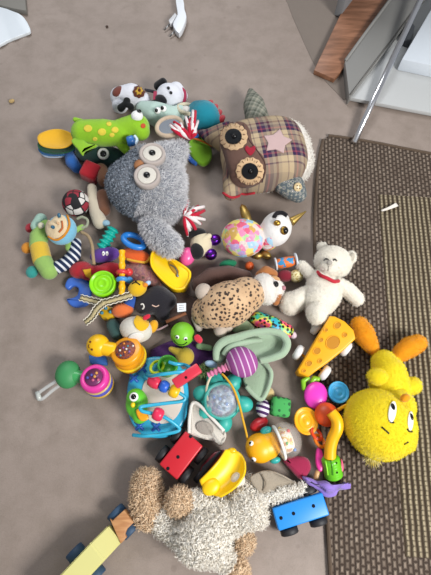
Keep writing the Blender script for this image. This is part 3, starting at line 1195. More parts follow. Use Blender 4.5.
def teal_plush():
    T('ring_eye_plush', 'dark teal plush with a white ring eye underneath the green crocodile', 'plush toy', 102, 155)
    bm = caps(B(), (84, 152, .03, 9), (98, 155, .035, 12), (118, 158, .035, 9))
    b = part('body', bm, PU('27443f'), remesh=.004)
    l, n = hit(b, 103.5, 154)
    k = K(103, 154)
    e = part('eye_ring', tube3(B(), [l + basis(n) @ V((math.cos(a) * 4.4 * k, math.sin(a) * 4.4 * k, .004)) for a in [i * math.tau / 24 for i in range(24)]], 1.4 * k, True), FA('d7d7d2'))
    part('pupil', stud(b, 103.5, 154, 3.2, 1.8), BLK, e)


teal_plush()


def fabric_bowl():
    T('fabric_bowl', 'yellow lined fabric pouch with green and blue layers at the crocodile tail', 'fabric pouch', 57, 142)

    def bowl(px, py, h, a, b, ang, depth, col, name, th=.003):
        k = K(px, py)
        R = gbasis(px, py, ang, 0, 0)
        bm = B()
        c = P(px, py, h)
        n1, n2 = 8, 32
        rows = []
        for i in range(n1 + 1):
            t = i / n1
            row = []
            for j in range(n2):
                q = math.tau * j / n2
                wv = 1 + .02 * math.sin(q * 5) * t
                row.append(bm.verts.new(c + R @ V((a * k * t * wv * math.cos(q), b * k * t * wv * math.sin(q), -depth * (1 - t ** 2.2)))))
            rows.append(row)
        for r0, r1 in zip(rows, rows[1:]):
            for j in range(n2):
                if r0 is rows[0] and False:
                    pass
                bm.faces.new((r0[j], r0[(j + 1) % n2], r1[(j + 1) % n2], r1[j]))
        bmesh.ops.remove_doubles(bm, verts=rows[0], dist=1e-6)
        bmesh.ops.recalc_face_normals(bm, faces=bm.faces)
        if sum(f.normal.z for f in bm.faces) < 0:
            bmesh.ops.reverse_faces(bm, faces=bm.faces[:])
        bmesh.ops.solidify(bm, geom=bm.faces[:], thickness=th)
        return part(name, bm, col)
    bowl(58, 151, .016, 18, 7.5, 4, .008, PU('b9c8dc'), 'white_layer')
    bowl(57, 148, .032, 19, 9, 2, .010, PU('2f6fa8'), 'blue_layer')
    bowl(57.5, 144.5, .048, 20, 10.5, 0, .012, PU('1f5a3c'), 'green_layer')
    bowl(56, 138.5, .066, 18.5, 11.5, -3, .012, PU('e6b02c'), 'lining')
    part('flap', caps(B(), (70, 156, .02, 5.5), (72, 162, .02, 6.5), (77, 168, .018, 5.5)), PU('2c62ab'), remesh=.003)


fabric_bowl()


def pup():
    T('pup_plush', 'white plush pup rattle with black bow and round brown patches', 'plush pup', 128, 99)
    bm = caps(B(), (120, 97, .045, 10), (132, 96, .05, 12), (141, 101, .045, 10))
    E(bm, 120, 106, 8, 7, 8, 0, lift=.01)
    b = part('body', bm, PU('dcdde6'), remesh=.004)
    part('ear', E(B(), 118.5, 91.5, 7, 5, 4, 35, lift=.06), PU('6d3a32'))
    e = part('flower_patch', grid_patch(b, disc_out(139, 92, 6, n=32, wob=.08, lobes=8), .001, .003), PU('5b3023'))
    part('flower', grid_patch(b, disc_out(139, 92, 3.2, n=30, wob=.2, lobes=6), .005, .002), FA('c29a3c'), e)
    part('flower_heart', stud(b, 139, 92, 1.4, 3.6), FA('6b2f24'), e)
    bw = caps(B(), (121, 108, .085, 4), (126, 103, .095, 2.5), (127, 101, .095, 3.8))
    caps(bw, (126, 103, .095, 2.5), (131, 107, .09, 3.5))
    part('bow', bw, FA('17181b'), remesh=.003)
    part('handle', tube(B(), [(145, 90, .07), (153, 91.5, .075), (157, 94, .07), (155, 101, .06), (146, 103, .06)], 1.5), FA('34343c'))
    part('handle_tag', prism(B(), [(153.5, 91), (157, 91), (156, 99), (153, 99)], .085, .004, .001), FA('a33a54'), smooth=30)
    T('puppy_head_plush', 'white plush puppy head with black ear and black nose by the round mirror', 'plush pup', 169, 97)
    bm = E(B(), 170, 96, 14, 12, 12, -20, lift=.02)
    E(bm, 164, 97, 9, 8, 9, 0, lift=.03)
    cap(bm, (176, 90, .06, 8), (181, 96, .05, 7))
    h = part('head', bm, PU('dfe1ea'), remesh=.004)
    part('ear', caps(B(), (158, 86, .07, 4.5), (163, 82.5, .075, 4.5)), PU('141418'), remesh=.003)
    part('nose', E(B(), 161, 100, 5, 6.5, 5, 60, lift=.06), PU('1b1b20'))
    for px, py in ((171, 93), (168.5, 88.5)):
        part('eye', stud(h, px, py, 1.5, 1.6), BLK)
    part('collar', tube(B(), [(178, 86, .07), (184, 91, .07), (185, 98, .06), (183, 104, .05)], 1.7), FA('a33a54'))


pup()


def mirror_plush():
    mint = PU('b7cfc6')
    T('mirror_plush', 'pale mint plush face holding a round mirror with beige rim', 'plush toy', 160, 118)
    bm = caps(B(), (144, 109, .05, 8), (156, 114, .055, 12), (170, 120, .05, 14))
    E(bm, 179, 113, 8, 8, 8, 0, lift=.03)
    b = part('body', bm, mint, remesh=.004)
    for px, py in ((158, 111), (163.5, 109.5)):
        e = part('eye', stud(b, px, py, 3.2, 2.4), WHT)
        part('pupil', stud(b, px - .5, py + .6, 1.8, 3.2, sink=0), BLK, e)
    k = K(169, 126, .125)
    c = P(169.5, 126.5, .125)
    R = gbasis(168, 126, 35, 0, -8)
    part('mirror_rim', tube3(B(), [c + R @ V((math.cos(a) * 13 * k, math.sin(a) * 12.5 * k, 0)) for a in [i * math.tau / 36 for i in range(36)]], 2.2 * k, True), PU('c9b49c'))
    part('mirror', lathe(B(), c - R @ V((0, 0, .004)), c + R @ V((0, 0, .001)), [(0, 12.5 * k), (1, 12.5 * k)], 32), M('mirror', 'd6dde6', 'metal', rough=.12), smooth=30)
    cr_ = P(187.5, 109, .075)
    k2 = K(187, 109)
    part('ring', tube3(B(), [cr_ + gbasis(187, 109, 60, 20) @ V((math.cos(a) * 8.5 * k2, math.sin(a) * 9.5 * k2, 0)) for a in [i * math.tau / 30 for i in range(30)]], 1.9 * k2, True), PU('cfc7ae'))
    part('paw', E(B(), 186, 111, 5.5, 6.5, 4, 60, lift=.055), PU('dcd9d2'))


mirror_plush()


def dino():
    T('teal_dinosaur_plush', 'teal plush dinosaur with red back spikes between the two big owls', 'plush dinosaur', 206, 120)
    bm = caps(B(), (198, 112, .05, 11), (204, 117, .06, 16), (209, 123, .05, 13))
    b = part('body', bm, PU('1c8296'), remesh=.004)
    for px, py in ((211, 102), (216, 106), (220, 111.5), (223, 117)):
        part('spike', lathe(B(), P(px - 5, py + 5, .06), P(px + 2, py - 1.5, .06), [(0, .016), (.5, .013), (.85, .007), (1, 0)], 14), PU('b0383f'))
    T('green_leaf_toy', 'lime green cloth leaf with blue hem poking out beside the grey owl', 'cloth toy', 201, 150)
    part('leaf', prism(B(), [tuple(q)[:2] for q in cr([(a, c, 0) for a, c in [(188, 143), (196, 135), (206, 140), (212, 150), (210, 160), (202, 164), (192, 156)]], 4)], .035, .02, .008, 3), PU('7cb22a'))
    part('blue_hem', tube(B(), [(187, 155, .02), (191, 160, .02), (197, 164, .02)], 2.4), FA('3767b8'))
    part('blue_tab', prism(B(), [(193, 131), (201, 130), (199, 137), (192, 138)], .05, .006, .002), FA('3c7bd0'), smooth=30)
    part('orange_cord', tube(B(), [(192, 138, .045), (199, 140, .045), (206, 143, .045), (212, 146, .05)], 1.0), FA('d8772e'))


dino()


def ball_and_cube():
    def pat(n):
        v = n.add('ShaderNodeTexVoronoi', ins={'Vector': n.co, 'Scale': 42.0, 'Randomness': .35}, feature='F1')
        s = n.add('ShaderNodeSeparateColor', v.outputs['Color']).outputs[1]
        c = n.ramp(s, [(0, '1a191c'), (.34, '8f2736'), (.66, 'cfcac6')], True)
        e = n.add('ShaderNodeTexVoronoi', ins={'Vector': n.co, 'Scale': 42.0, 'Randomness': .35}, feature='DISTANCE_TO_EDGE').outputs['Distance']
        n.bump(e, .5, .004)
        n.b.inputs['Roughness'].default_value = .9
        return n.mix(n.math('LESS_THAN', e, .07), c, lin('1a191c'))
    T('patchwork_ball', 'black, red and white patchwork cloth ball on the concrete', 'cloth ball', 76, 203)
    part('ball', E(B(), 76, 203, 13.5, 13.5, 13), M('patch_ball', None, 'none', pat))
    T('red_cloth_cube', 'dark red cloth cube tucked under the grey owl', 'cloth cube', 91, 173)
    part('cube', box(B(), 91, 172.5, .05, 8.5, 8.5, 8.5, -18, 12, 8, .008), PU('a51f2a'))
    T('brown_plush', 'small brown plush lump squeezed between red cube and grey owl', 'plush toy', 104, 176)
    part('body', caps(B(), (101, 170, .045, 7), (105, 180, .045, 8)), PU('76503b'), remesh=.004)
    T('floppy_limb_plush', 'long cream plush limb with a brown patch beside the grey owl', 'plush toy', 96, 206)
    b = part('body', caps(B(), (92, 188, .04, 5), (93, 200, .035, 5.5), (96, 213, .035, 6.5), (100, 222, .035, 7.5)), PU('c6bba6'), remesh=.004)
    part('brown_patch', caps(B(), (103, 196, .03, 7), (104, 210, .03, 7)), PU('6f4b39'), remesh=.004)
    part('blue_tip', E(B(), 106, 223, 4, 3.2, 3, 0, lift=.035), PU('8fb3c6'))


ball_and_cube()


def caterpillar():
    T('ring_baby_plush', 'green and striped plush ring caterpillar with a blue hooded baby face', 'plush caterpillar', 54, 248)
    g = PU('93b862')
    z = .035
    part('green_segment', caps(B(), (46, 228, .05, 8.5), (39, 237, .045, 9), (38.5, 246, .04, 9)), g, remesh=.0035)
    part('yellow_segment', caps(B(), (39.5, 248, .04, 9.4), (42, 259, .04, 9.6)), PU('d9b53b'), remesh=.0035)
    part('green_segment', caps(B(), (43.5, 262, .04, 9.3), (49, 271, .04, 9)), g, remesh=.0035)
    d = gdir(62, 262, 45)
    st = M('navy_stripe', None, 'none', stripes('d9dbe0', '28344f', d, 62, .6))
    part('striped_segment', caps(B(), (56, 268, .035, 6.5), (67, 263, .035, 7), (74, 255, .035, 7), (76, 243, .04, 5.5)), st, remesh=.0035)
    hood = part('hood', E(B(), 61.5, 230, 15, 15.5, 13, 0, lift=.045), PU('7fbedb'))
    f = part('face', grid_patch(hood, disc_out(56.8, 226.8, 9.8, 12, -32, 28), .001, .003), PU('dfc9a4'))
    part('hood_rim', line_on(hood, [(49, 236), (57, 239.5), (65, 234), (69, 225), (67, 216.5)], 1.2, .8), FA('d68d2d'))
    for px, py in ((59.6, 218), (54.3, 227.8)):
        e = part('eye', stud(hood, px, py, 1.7, 2.6, sink=-.3), PL('2a5f7c'), f)
    part('mouth', line_on(hood, [(62, 222.5), (62.5, 228), (59.5, 232.5)], .8, 3), FA('c06a3a'), f)
    part('nose', stud(hood, 58.6, 224.5, 1.3, 3, sink=-.3), PU('d7b48c'), f)
    part('cap', caps(B(), (41, 219, .06, 6), (36, 226, .06, 5.5)), PU('9fc0b2'), remesh=.003)
    part('cap_knob', E(B(), 41, 225.5, 3.2, 3.2, 3, 0, lift=.075), PU('d8d2b8'))
    part('foot', E(B(), 30, 228, 4.5, 5, 4, 0, lift=.02), PU('b23742'))
    part('foot', E(B(), 27, 248, 5.5, 6, 4.5, 0, lift=.015), PU('d1892c'))
    part('foot', E(B(), 32, 272, 6, 6.5, 4.5, 0, lift=.012), PU('35938c'))
    part('arm', caps(B(), (68, 240, .05, 3.8), (69, 248, .045, 3.8)), g, remesh=.003)
    part('arm', caps(B(), (77, 230, .045, 3), (82, 227, .04, 3)), g, remesh=.003)
    part('loop', tube(B(), [(77, 219, .04), (82, 217, .045), (87.5, 220, .045), (86.5, 226, .045), (80, 228, .045)], 1.3), FA('9fa48d'))
    part('strap', tube(B(), [(81, 232, .045), (88, 236, .05), (92, 245, .055), (93, 255, .06), (94, 264, .065)], 1.6), FA('a8906f'))


caterpillar()


def middle_left():
    def ripple(p0, p1, r, n):
        prof = [(0, 0)]
        for i in range(n * 6 + 1):
            t = i / (n * 6)
            prof.append((t, r * (.8 + .2 * math.cos(t * n * math.tau + math.pi))))
        return prof + [(1, 0)]
    T('ribbed_rubber_toy', 'turquoise ribbed rubber toy between plush ring and grey owl', 'rubber toy', 107, 238)
    p0, p1 = P(101.5, 249, .03), P(114, 228, .05)
    part('body', lathe(B(), p0, p1, ripple(p0, p1, 6.6 * K(107, 238), 5)), PL('16a99a'))
    T('purple_face_cloth', 'purple cloth toy with two little white eyes under the strap', 'cloth toy', 106, 255)
    b = part('body', E(B(), 105, 255, 15, 8, 8, 10), PU('5d3a8f'))
    for px in (103.5, 107):
        e = part('eye', stud(b, px, 253.5, 1.5, 1.2, rb=2.4), WHT)
        part('pupil', stud(b, px, 254, .8, 1.6), BLK, e)
    T('red_bow_cloth', 'crimson cloth wing toy with a yellow corner behind the green disc', 'cloth toy', 97, 270)
    bm = E(B(), 81, 270, 12, 9, 8, 10)
    E(bm, 112, 271, 15, 9, 8, -5)
    cap(bm, (88, 273, .03, 8), (106, 273, .03, 8))
    b = part('wing', bm, PU('a8232f'), remesh=.004)
    part('yellow_corner', grid_patch(b, [(83, 270), (91, 269), (92, 279), (86, 276)], .001, .002), FA('d9a52b'))
    T('blue_claw_toy', 'royal blue plastic claw shaped teether lying on the concrete', 'teether', 80, 290)
    cl = [(64.5, 286), (67, 279), (72, 276.5), (80.5, 275.5), (89, 282), (91, 293), (90, 300), (84, 305.5), (72, 306), (66, 299), (72, 297.5), (77, 294.5), (78, 288), (73, 285.5), (68, 289)]
    part('claw', prism(B(), [tuple(q)[:2] for q in cr([(a, c, 0) for a, c in cl], 4)], .02, .017, .006, 4), PL('3a66bd'))
    T('green_disc_rattle', 'lime green round rattle disc with raised rim lying on top of red cloth', 'rattle', 103, 284)
    k = K(103, 284, .07)
    c = P(103, 284, .065)
    R = gbasis(103, 284, 0, 0, 8)
    nn = R @ V((0, 0, 1))
    part('disc', lathe(B(), c - nn * .02, c + nn * .012, [(0, 12.5 * k), (.15, 13.4 * k), (.8, 13.4 * k), (1, 12.6 * k), (1, 11.4 * k), (.8, 10.6 * k), (.78, 9 * k), (.86, 8.4 * k), (.78, 7.6 * k), (.8, 5 * k), (.88, 4 * k), (.8, 3 * k), (.8, 0)], 44), PL('86d414'))
    T('yellow_stick_toy', 'yellow plastic stick with red and blue rings across the toy pile', 'stick toy', 122, 272)
    p0, p1 = P(122, 295, .075), P(122, 250, .095)
    k = K(122, 272)
    prof = [(0, 0), (0, 2.6 * k)]
    for i in range(41):
        t = i / 40
        prof.append((.01 + t * .97, (3.0 + .35 * math.cos(t * 6 * math.tau)) * k))
    st = part('stick', lathe(B(), p0, p1, prof + [(1, 2 * k), (1, 0)]), PL('f0b313'))
    for t, col in ((.50, 'cf3a3a'), (.34, '3f8fd0')):
        part('ring', tube3(B(), [p0.lerp(p1, t) + basis(p1 - p0) @ V((math.cos(a) * 3.6 * k, math.sin(a) * 3.6 * k, 0)) for a in [i * math.tau / 24 for i in range(24)]], 2.2 * k, True), PL(col))
    part('side_bead', E(B(), 129, 272, 4, 4, 4, 0, lift=.06), PL('cf3a3a'))
    part('side_bead', E(B(), 129, 280, 4, 3.5, 3.5, 0, lift=.06), PL('3f8fd0'))

    def zig(n):
        return n.mix(n.stripe((30, 40, 10), 1, .5), lin('e6dcc4'), lin('1a1718'))
    T('zigzag_cloth', 'beige forked cloth strap with black and white zigzag edges', 'cloth strap', 103, 301)
    th = .085
    be = FA('cdbd90')
    for pts, wd in (([(132, 295), (118, 299), (103, 303), (93, 301), (80, 297.5)], 3.2), ([(104, 303), (97, 309), (92, 317), (85, 323)], 3.4)):
        w3 = cr([P(a, b_, th - i * .008) for i, (a, b_) in enumerate(pts)], 6, False)
        bm = B()
        kk = K(100, 300)
        L, Rr = [], []
        for i, p in enumerate(w3):
            d = (w3[min(i + 1, len(w3) - 1)] - w3[max(i - 1, 0)]).normalized()
            s = V((-d.y, d.x, 0)).normalized()
            wv = wd * kk * (1 - .25 * i / len(w3))
            L.append(p + s * wv)
            Rr.append(p - s * wv)
        vl, vr = [bm.verts.new(p) for p in L], [bm.verts.new(p) for p in Rr]
        for i in range(len(vl) - 1):
            bm.faces.new((vl[i], vl[i + 1], vr[i + 1], vr[i]))
        bmesh.ops.recalc_face_normals(bm, faces=bm.faces)
        bmesh.ops.solidify(bm, geom=bm.faces[:], thickness=.004)
        s = part('strap', bm, be)
        for side, sg in ((L, 1), (Rr, -1)):
            for j, col in ((0, 'efe8d6'), (1, '1c191b')):
                zz = []
                for i in range(0, len(side)):
                    dd = (L[i] - Rr[i]).normalized() * sg
                    zz.append(side[i] + dd * ((.003 if i % 2 else 0) - j * .003) + V((0, 0, .002)))
                part('zigzag_edge', tube3(B(), zz, .0015 if j == 0 else .0007, False, 6), FA(col), s)
    T('yellow_duck_plush', 'small yellow duck head with black stitched smile on the pile', 'plush duck', 138, 289)
    b = part('head', E(B(), 137.5, 288.5, 9.5, 8, 8, 20, lift=.055), PU('e0b41c'))
    part('smile', line_on(b, [(132, 284), (136, 282.5), (140, 285)], .7), FA('1b181a'))
    part('eye', stud(b, 136, 281.5, 1, 1), BLK)
    part('beak', E(B(), 145, 285, 3, 2.4, 2.4, 0, lift=.085), PU('e08a28'))
    T('blue_white_bead', 'small pale blue bead next to the yellow duck head', 'bead', 147.5, 283)
    part('bead', E(B(), 148, 283, 3.2, 2.4, 2.6, 30, lift=.07), PL('a9c4e0'))
    T('orange_blue_plush', 'orange and blue plush lump beneath the zigzag strap', 'plush toy', 125, 309)
    part('orange_body', E(B(), 122.5, 310.5, 11, 7.5, 9, 8, lift=.022), PU('d9703a'))
    part('blue_top', E(B(), 131, 303, 9, 6, 8, 35, lift=.025), PU('3359a8'))
    T('yellow_cog_toy', 'yellow plastic cog toy with blue beads beneath the zigzag strap', 'plastic toy', 107, 312)
    k = K(107, 311)
    b = part('body', prism(B(), [(107 + (9.5 if i % 2 else 8) * math.cos(i * math.tau / 20), 312 + (6.5 if i % 2 else 5.5) * math.sin(i * math.tau / 20)) for i in range(20)], .05, .04, .003), PL('c9a01c'), smooth=40)
    for px, py in ((102, 313), (110.5, 312), (106, 308.5), (114.5, 312.5)):
        part('bead', stud(b, px, py, 1.8, 2), PL('3a7f9c'), b)


middle_left()


def middle():
    T('white_bird_plush', 'round white plush hen with yellow crown and red comb', 'plush hen', 139, 329)
    bm = E(B(), 136, 329.5, 16.5, 13, 14, -12, lift=.012)
    b = part('body', bm, PU('d9d4c8'))
    part('crown', grid_patch(b, [tuple(q)[:2] for q in cr([(a, c, 0) for a, c in [(134, 321), (139, 315), (146, 318), (148, 326), (142, 331), (136, 328)]], 4)], 0, .004), PU('e2b31d'))
    part('comb', caps(B(), (145, 318, .085, 2.6), (148.5, 316, .085, 2.4)), PU('cf2740'), remesh=.0025)
    part('beak', E(B(), 153, 326.5, 4.8, 7, 5, -20, lift=.03), PU('e2a51d'))
    part('highlight_patch', grid_patch(b, disc_out(136, 337, 8, 4.5, 15, 18), 0, .003), PU('e4e1da'))  # paler patch painting a highlight on the white plush
    T('black_plush', 'black plush animal with a white stitched eye in the middle of the pile', 'plush toy', 155, 302)
    bm = caps(B(), (146, 304, .045, 12), (158, 298, .05, 13), (167, 301, .04, 10))
    cap(bm, (160, 306, .04, 10), (164, 318, .03, 6))
    b = part('body', bm, PU('26242a'), remesh=.004)
    part('eye', line_on(b, [(141, 304.5), (143, 304), (144, 307), (142.5, 309)], .8), FA('dcd8d2'))
    part('mouth', line_on(b, [(152, 305), (156, 306.5), (159, 305)], .6), FA('d8b7a8'))
    T('dark_teal_plush', 'small dark teal plush between orange lump and yellow drum', 'plush toy', 116, 330)
    part('body', caps(B(), (113, 325, .03, 7), (117, 334, .03, 7)), PU('35514e'), remesh=.004)
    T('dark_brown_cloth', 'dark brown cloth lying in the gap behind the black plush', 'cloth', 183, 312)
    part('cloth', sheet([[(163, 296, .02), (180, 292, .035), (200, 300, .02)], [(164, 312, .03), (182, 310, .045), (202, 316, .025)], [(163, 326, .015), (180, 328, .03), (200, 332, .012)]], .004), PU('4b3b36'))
    T('brown_stick', 'thin brown wooden stick pointing at the small white tag', 'stick', 176, 317)
    part('stick', tube(B(), [(166, 322, .066), (186, 313, .07)], 1.7, sm=1), M('stick_wood', '7a4a2e', 'plastic', rough=.7))
    T('white_tag', 'small white care tag standing up on the dark plush', 'tag', 181, 308)
    tg = part('tag', prism(B(), [(177, 303.5), (186, 303), (186, 311), (177.5, 312)], .088, .0012, 0), FA('e9ecef'), smooth=False)
    for j in range(3):
        part('print_line', tube(B(), [(179, 305.5 + j * 2, .0882), (184, 305.2 + j * 2, .0882)], .25, sm=1, seg=6), FA('a9adb3'), tg)
    T('pink_egg', 'glossy pink plastic egg tucked under the grey owl wing', 'egg toy', 187, 257)
    part('egg', E(B(), 187, 256.5, 8, 9.8, 8, -15, lift=.012), PL('ec5f9c', rough=.25))
    T('yellow_tray_toy', 'yellow plastic tray toy with a metal clip by the pink egg', 'plastic toy', 170, 271)
    yo = cr([(a, c, 0) for a, c in [(152, 254), (157, 251), (172, 259), (187, 269), (190, 275), (187, 284), (182, 288.5), (173, 288), (161, 278), (152, 266)]], 3)
    b = part('tray', prism(B(), [tuple(q)[:2] for q in yo], .065, .045, .006, 3), PL('ffd012'))
    part('rim', tube(B(), [(q[0], q[1], .065) for q in yo[::3]], 1.3, closed=True, sm=4), PL('ffd012'), b)
    part('groove', grid_patch(b, [tuple(q)[:2] for q in cr([(a, c, 0) for a, c in [(168, 263), (172, 262), (179, 271), (177, 275), (172, 271)]], 3)], 0, .002), PL('b8880c'), b)
    part('clip', line_on(b, [(170, 265), (174, 267), (177, 271), (177.5, 275)], .8, .6), M('steel', '8d8d8d', 'metal', rough=.35), b)
    part('screw', stud(b, 177.5, 276, 1.6, 1.2), M('steel'), b)
    T('blue_ring', 'blue plastic ring half hidden under the grey owl', 'ring toy', 134, 242)
    k = K(134, 242)
    c = P(134, 241, .05)
    R = gbasis(134, 242, -25, 5, -25)
    part('ring', tube3(B(), [c + R @ V((math.cos(a) * 11 * k, math.sin(a) * 7.5 * k, 0)) for a in [i * math.tau / 36 for i in range(36)]], 3 * k, True, 12), PL('2b7fd4'))
    T('orange_disc_plush', 'orange cloth disc with yellow hem below the blue ring', 'cloth toy', 137, 257)
    b = part('disc', E(B(), 136, 256, 16, 8, 6, -15, lift=.012), PU('e1622b'))
    part('hem', line_on(b, [(127, 259), (136, 261), (146, 262), (150, 257)], 1.3), FA('e6b13c'))
    T('pink_brown_cloth', 'pinkish patterned cloth between the yellow stick and yellow tray', 'cloth', 141, 273)
    part('cloth', sheet([[(124, 264, .018), (140, 262, .035), (155, 268, .02)], [(124, 275, .02), (141, 273, .04), (160, 280, .02)], [(126, 286, .012), (145, 284, .03), (163, 291, .012)]], .004),
         M('pink_cloth', None, 'none', lambda n: n.ramp(n.noise(55, 3), [(.35, '5a4440'), (.5, '9c6a62'), (.6, '7a4a58'), (.7, 'b08a80')])))
    # black and cream plush with purple bells
    T('panda_plush', 'black plush with a cream cross lying beside two purple bells', 'plush toy', 199, 245)
    b = part('body', E(B(), 201, 244, 11, 13, 11, 0), PU('d9ccae'))
    part('black_patch', E(B(), 197.5, 234, 9, 5.5, 7, 10, lift=.028), PU('1c1b1e'))
    part('black_patch', E(B(), 197, 251, 7, 9, 7, 0, lift=.028), PU('1c1b1e'))
    part('arm', caps(B(), (203, 240, .06, 3.5), (209, 236, .055, 3)), PU('d9ccae'), remesh=.003)
    for px, py, lab in ((215, 240, 'purple metal bell touching the flowered little owl'), (211, 254.5, 'purple metal bell below the black and cream plush')):
        T('purple_bell', lab, 'bell', px, py, 'purple bells')
        bl = part('bell', E(B(), px, py, 6.2, 5.8, 5.8, 30, lift=.016), M('bell_purple', '6a2aa8', 'metal', rough=.3))
        part('slot', line_on(bl, [(px - 3, py - 1), (px, py + .5), (px + 3, py - 1)], .8, .1), FA('2a1440'))
    T('green_cloth', 'small dark green cloth scrap below the flowered owl', 'cloth', 228, 263)
    part('cloth', E(B(), 228, 264, 9, 4.5, 5, 10), PU('1f7a55'))
    T('orange_ball', 'small orange ball between flowered owl and leopard', 'ball', 249.5, 266)
    part('ball', E(B(), 249.5, 266, 4.6, 4.6, 4.6, 0, lift=.012), PL('e0632c'))
    T('brown_scarf', 'dark brown plush scarf lying along the back of the leopard', 'scarf', 224, 277)
    part('scarf', caps(B(), (200, 285, .04, 9), (212, 276, .045, 9), (228, 274, .04, 9), (246, 277, .035, 7)), PU('5d453e'), remesh=.004)
    T('bobbin_toy', 'orange and blue bobbin rattle with clear end discs by the teddy', 'rattle', 287, 262)
    p0, p1 = P(276, 264, .035), P(296.5, 260.5, .04)
    k = K(287, 262)
    part('spool', lathe(B(), p0, p1, [(0, 0), (0, 4 * k), (.2, 5.2 * k), (.5, 5.6 * k), (.85, 5 * k), (1, 4 * k), (1, 0)]), M('bobbin', None, 'none', lambda n: n.mix(n.math('GREATER_THAN', n.noise(45, 2), .5), lin('2d86b8'), lin('d9702c'))))
    for t0, t1, r in ((-.05, .03, 6.6), (.93, 1.02, 8)):
        part('end_disc', lathe(B(), p0.lerp(p1, t0), p0.lerp(p1, t1), [(0, 0), (0, r * k * .95), (.5, r * k), (1, r * k * .95), (1, 0)]), PL('c9d0d6', rough=.2))
    T('red_cream_plush', 'tiny crimson plush with cream knitted head under the bobbin', 'plush toy', 291, 276)
    part('body', E(B(), 285, 276, 8, 6, 7, 0), PU('7c2030'))
    part('head', E(B(), 296.5, 276, 7, 6.5, 7, 0, lift=.005), M('knit', None, 'none', lambda n: n.ramp(n.noise(170, 3), [(.4, 'a8924e'), (.55, 'e0d7a8')])))

    def sequin(n):
        v = n.add('ShaderNodeTexVoronoi', ins={'Vector': n.co, 'Scale': 95.0, 'Randomness': 1.0}, feature='F1')
        big = n.add('ShaderNodeTexNoise', ins={'Vector': n.co, 'Scale': 22.0}).outputs[0]
        c = n.ramp(big, [(.34, '2aa0c8'), (.42, '3fc07a'), (.48, 'e8d23a'), (.55, 'e83a8a'), (.62, 'e86a3a'), (.7, '8a4ac8')])
        n.b.inputs['Roughness'].default_value = .4
        return n.mix(n.math('LESS_THAN', v.outputs['Distance'], .40), c, lin('0e0d10'))
    T('sequin_plush', 'black plush with rainbow spots lying under the leopard', 'plush toy', 274, 328)
    part('body', caps(B(), (258, 320, .035, 9), (272, 326, .04, 10), (286, 331, .035, 8)), M('sequin', None, 'none', sequin), remesh=.004)
    part('tip', E(B(), 293, 335, 4, 3.4, 4, -40, lift=.015), PU('dcc6d2'))
    # green ball face with yellow cloth
    T('green_face_ball', 'green ball with a smiling printed face in the middle of the pile', 'ball', 182.5, 334)
    b = part('ball', E(B(), 182.5, 334, 12, 12.2, 12, 0, lift=.03), PL('78bd2c', rough=.5))
    for px, py in ((177.5, 337), (185.5, 338.5)):
        e = part('eye', stud(b, px, py, 1.9, 1), WHT)
        part('pupil', stud(b, px, py + .3, 1.3, 1.5), BLK, e)
    part('smile', line_on(b, [(174, 340), (178, 344), (183, 344.5), (187, 342)], .6), FA('1d3d12'))
    part('red_fin', prism(B(), [tuple(q)[:2] for q in cr([(a, c, 0) for a, c in [(194, 336), (198, 334), (202.5, 339), (200, 343), (195, 340)]], 3)], .085, .012, .003), PU('cf3346'))
    part('pale_stalk', tube(B(), [(168, 325, .06), (160, 329, .05), (156, 330, .04)], .9), FA('b79aa0'))
    T('yellow_cloth_star', 'dull yellow plush lump directly under the green face ball', 'plush toy', 184, 356)
    bm = E(B(), 185, 356.5, 9.5, 9.5, 9, 0, lift=.008)
    cap(bm, (178, 352, .04, 4.5), (171, 349, .045, 3))
    part('body', bm, PU('b89f38'), remesh=.0035)
    T('purple_cloth', 'deep purple cloth spread beneath the yellow lump', 'cloth', 190, 357)
    part('cloth', sheet([[(150, 350, .008), (175, 340, .025), (206, 344, .016), (214, 352, .01)], [(150, 358, .01), (175, 355, .02), (205, 357, .02), (214, 362, .01)], [(160, 366, .008), (180, 366, .016), (203, 370, .014), (212, 372, .008)]], .003), PU('4b2a5e'))
    T('green_tail', 'short sage green cloth tail below the leopard paw', 'cloth', 204, 346)
    part('tail', caps(B(), (199, 346, .035, 3.5), (210, 348, .035, 3.2)), PU('7d9a72'), remesh=.003)


middle()

# ================================================================== plastic toys in the lower half


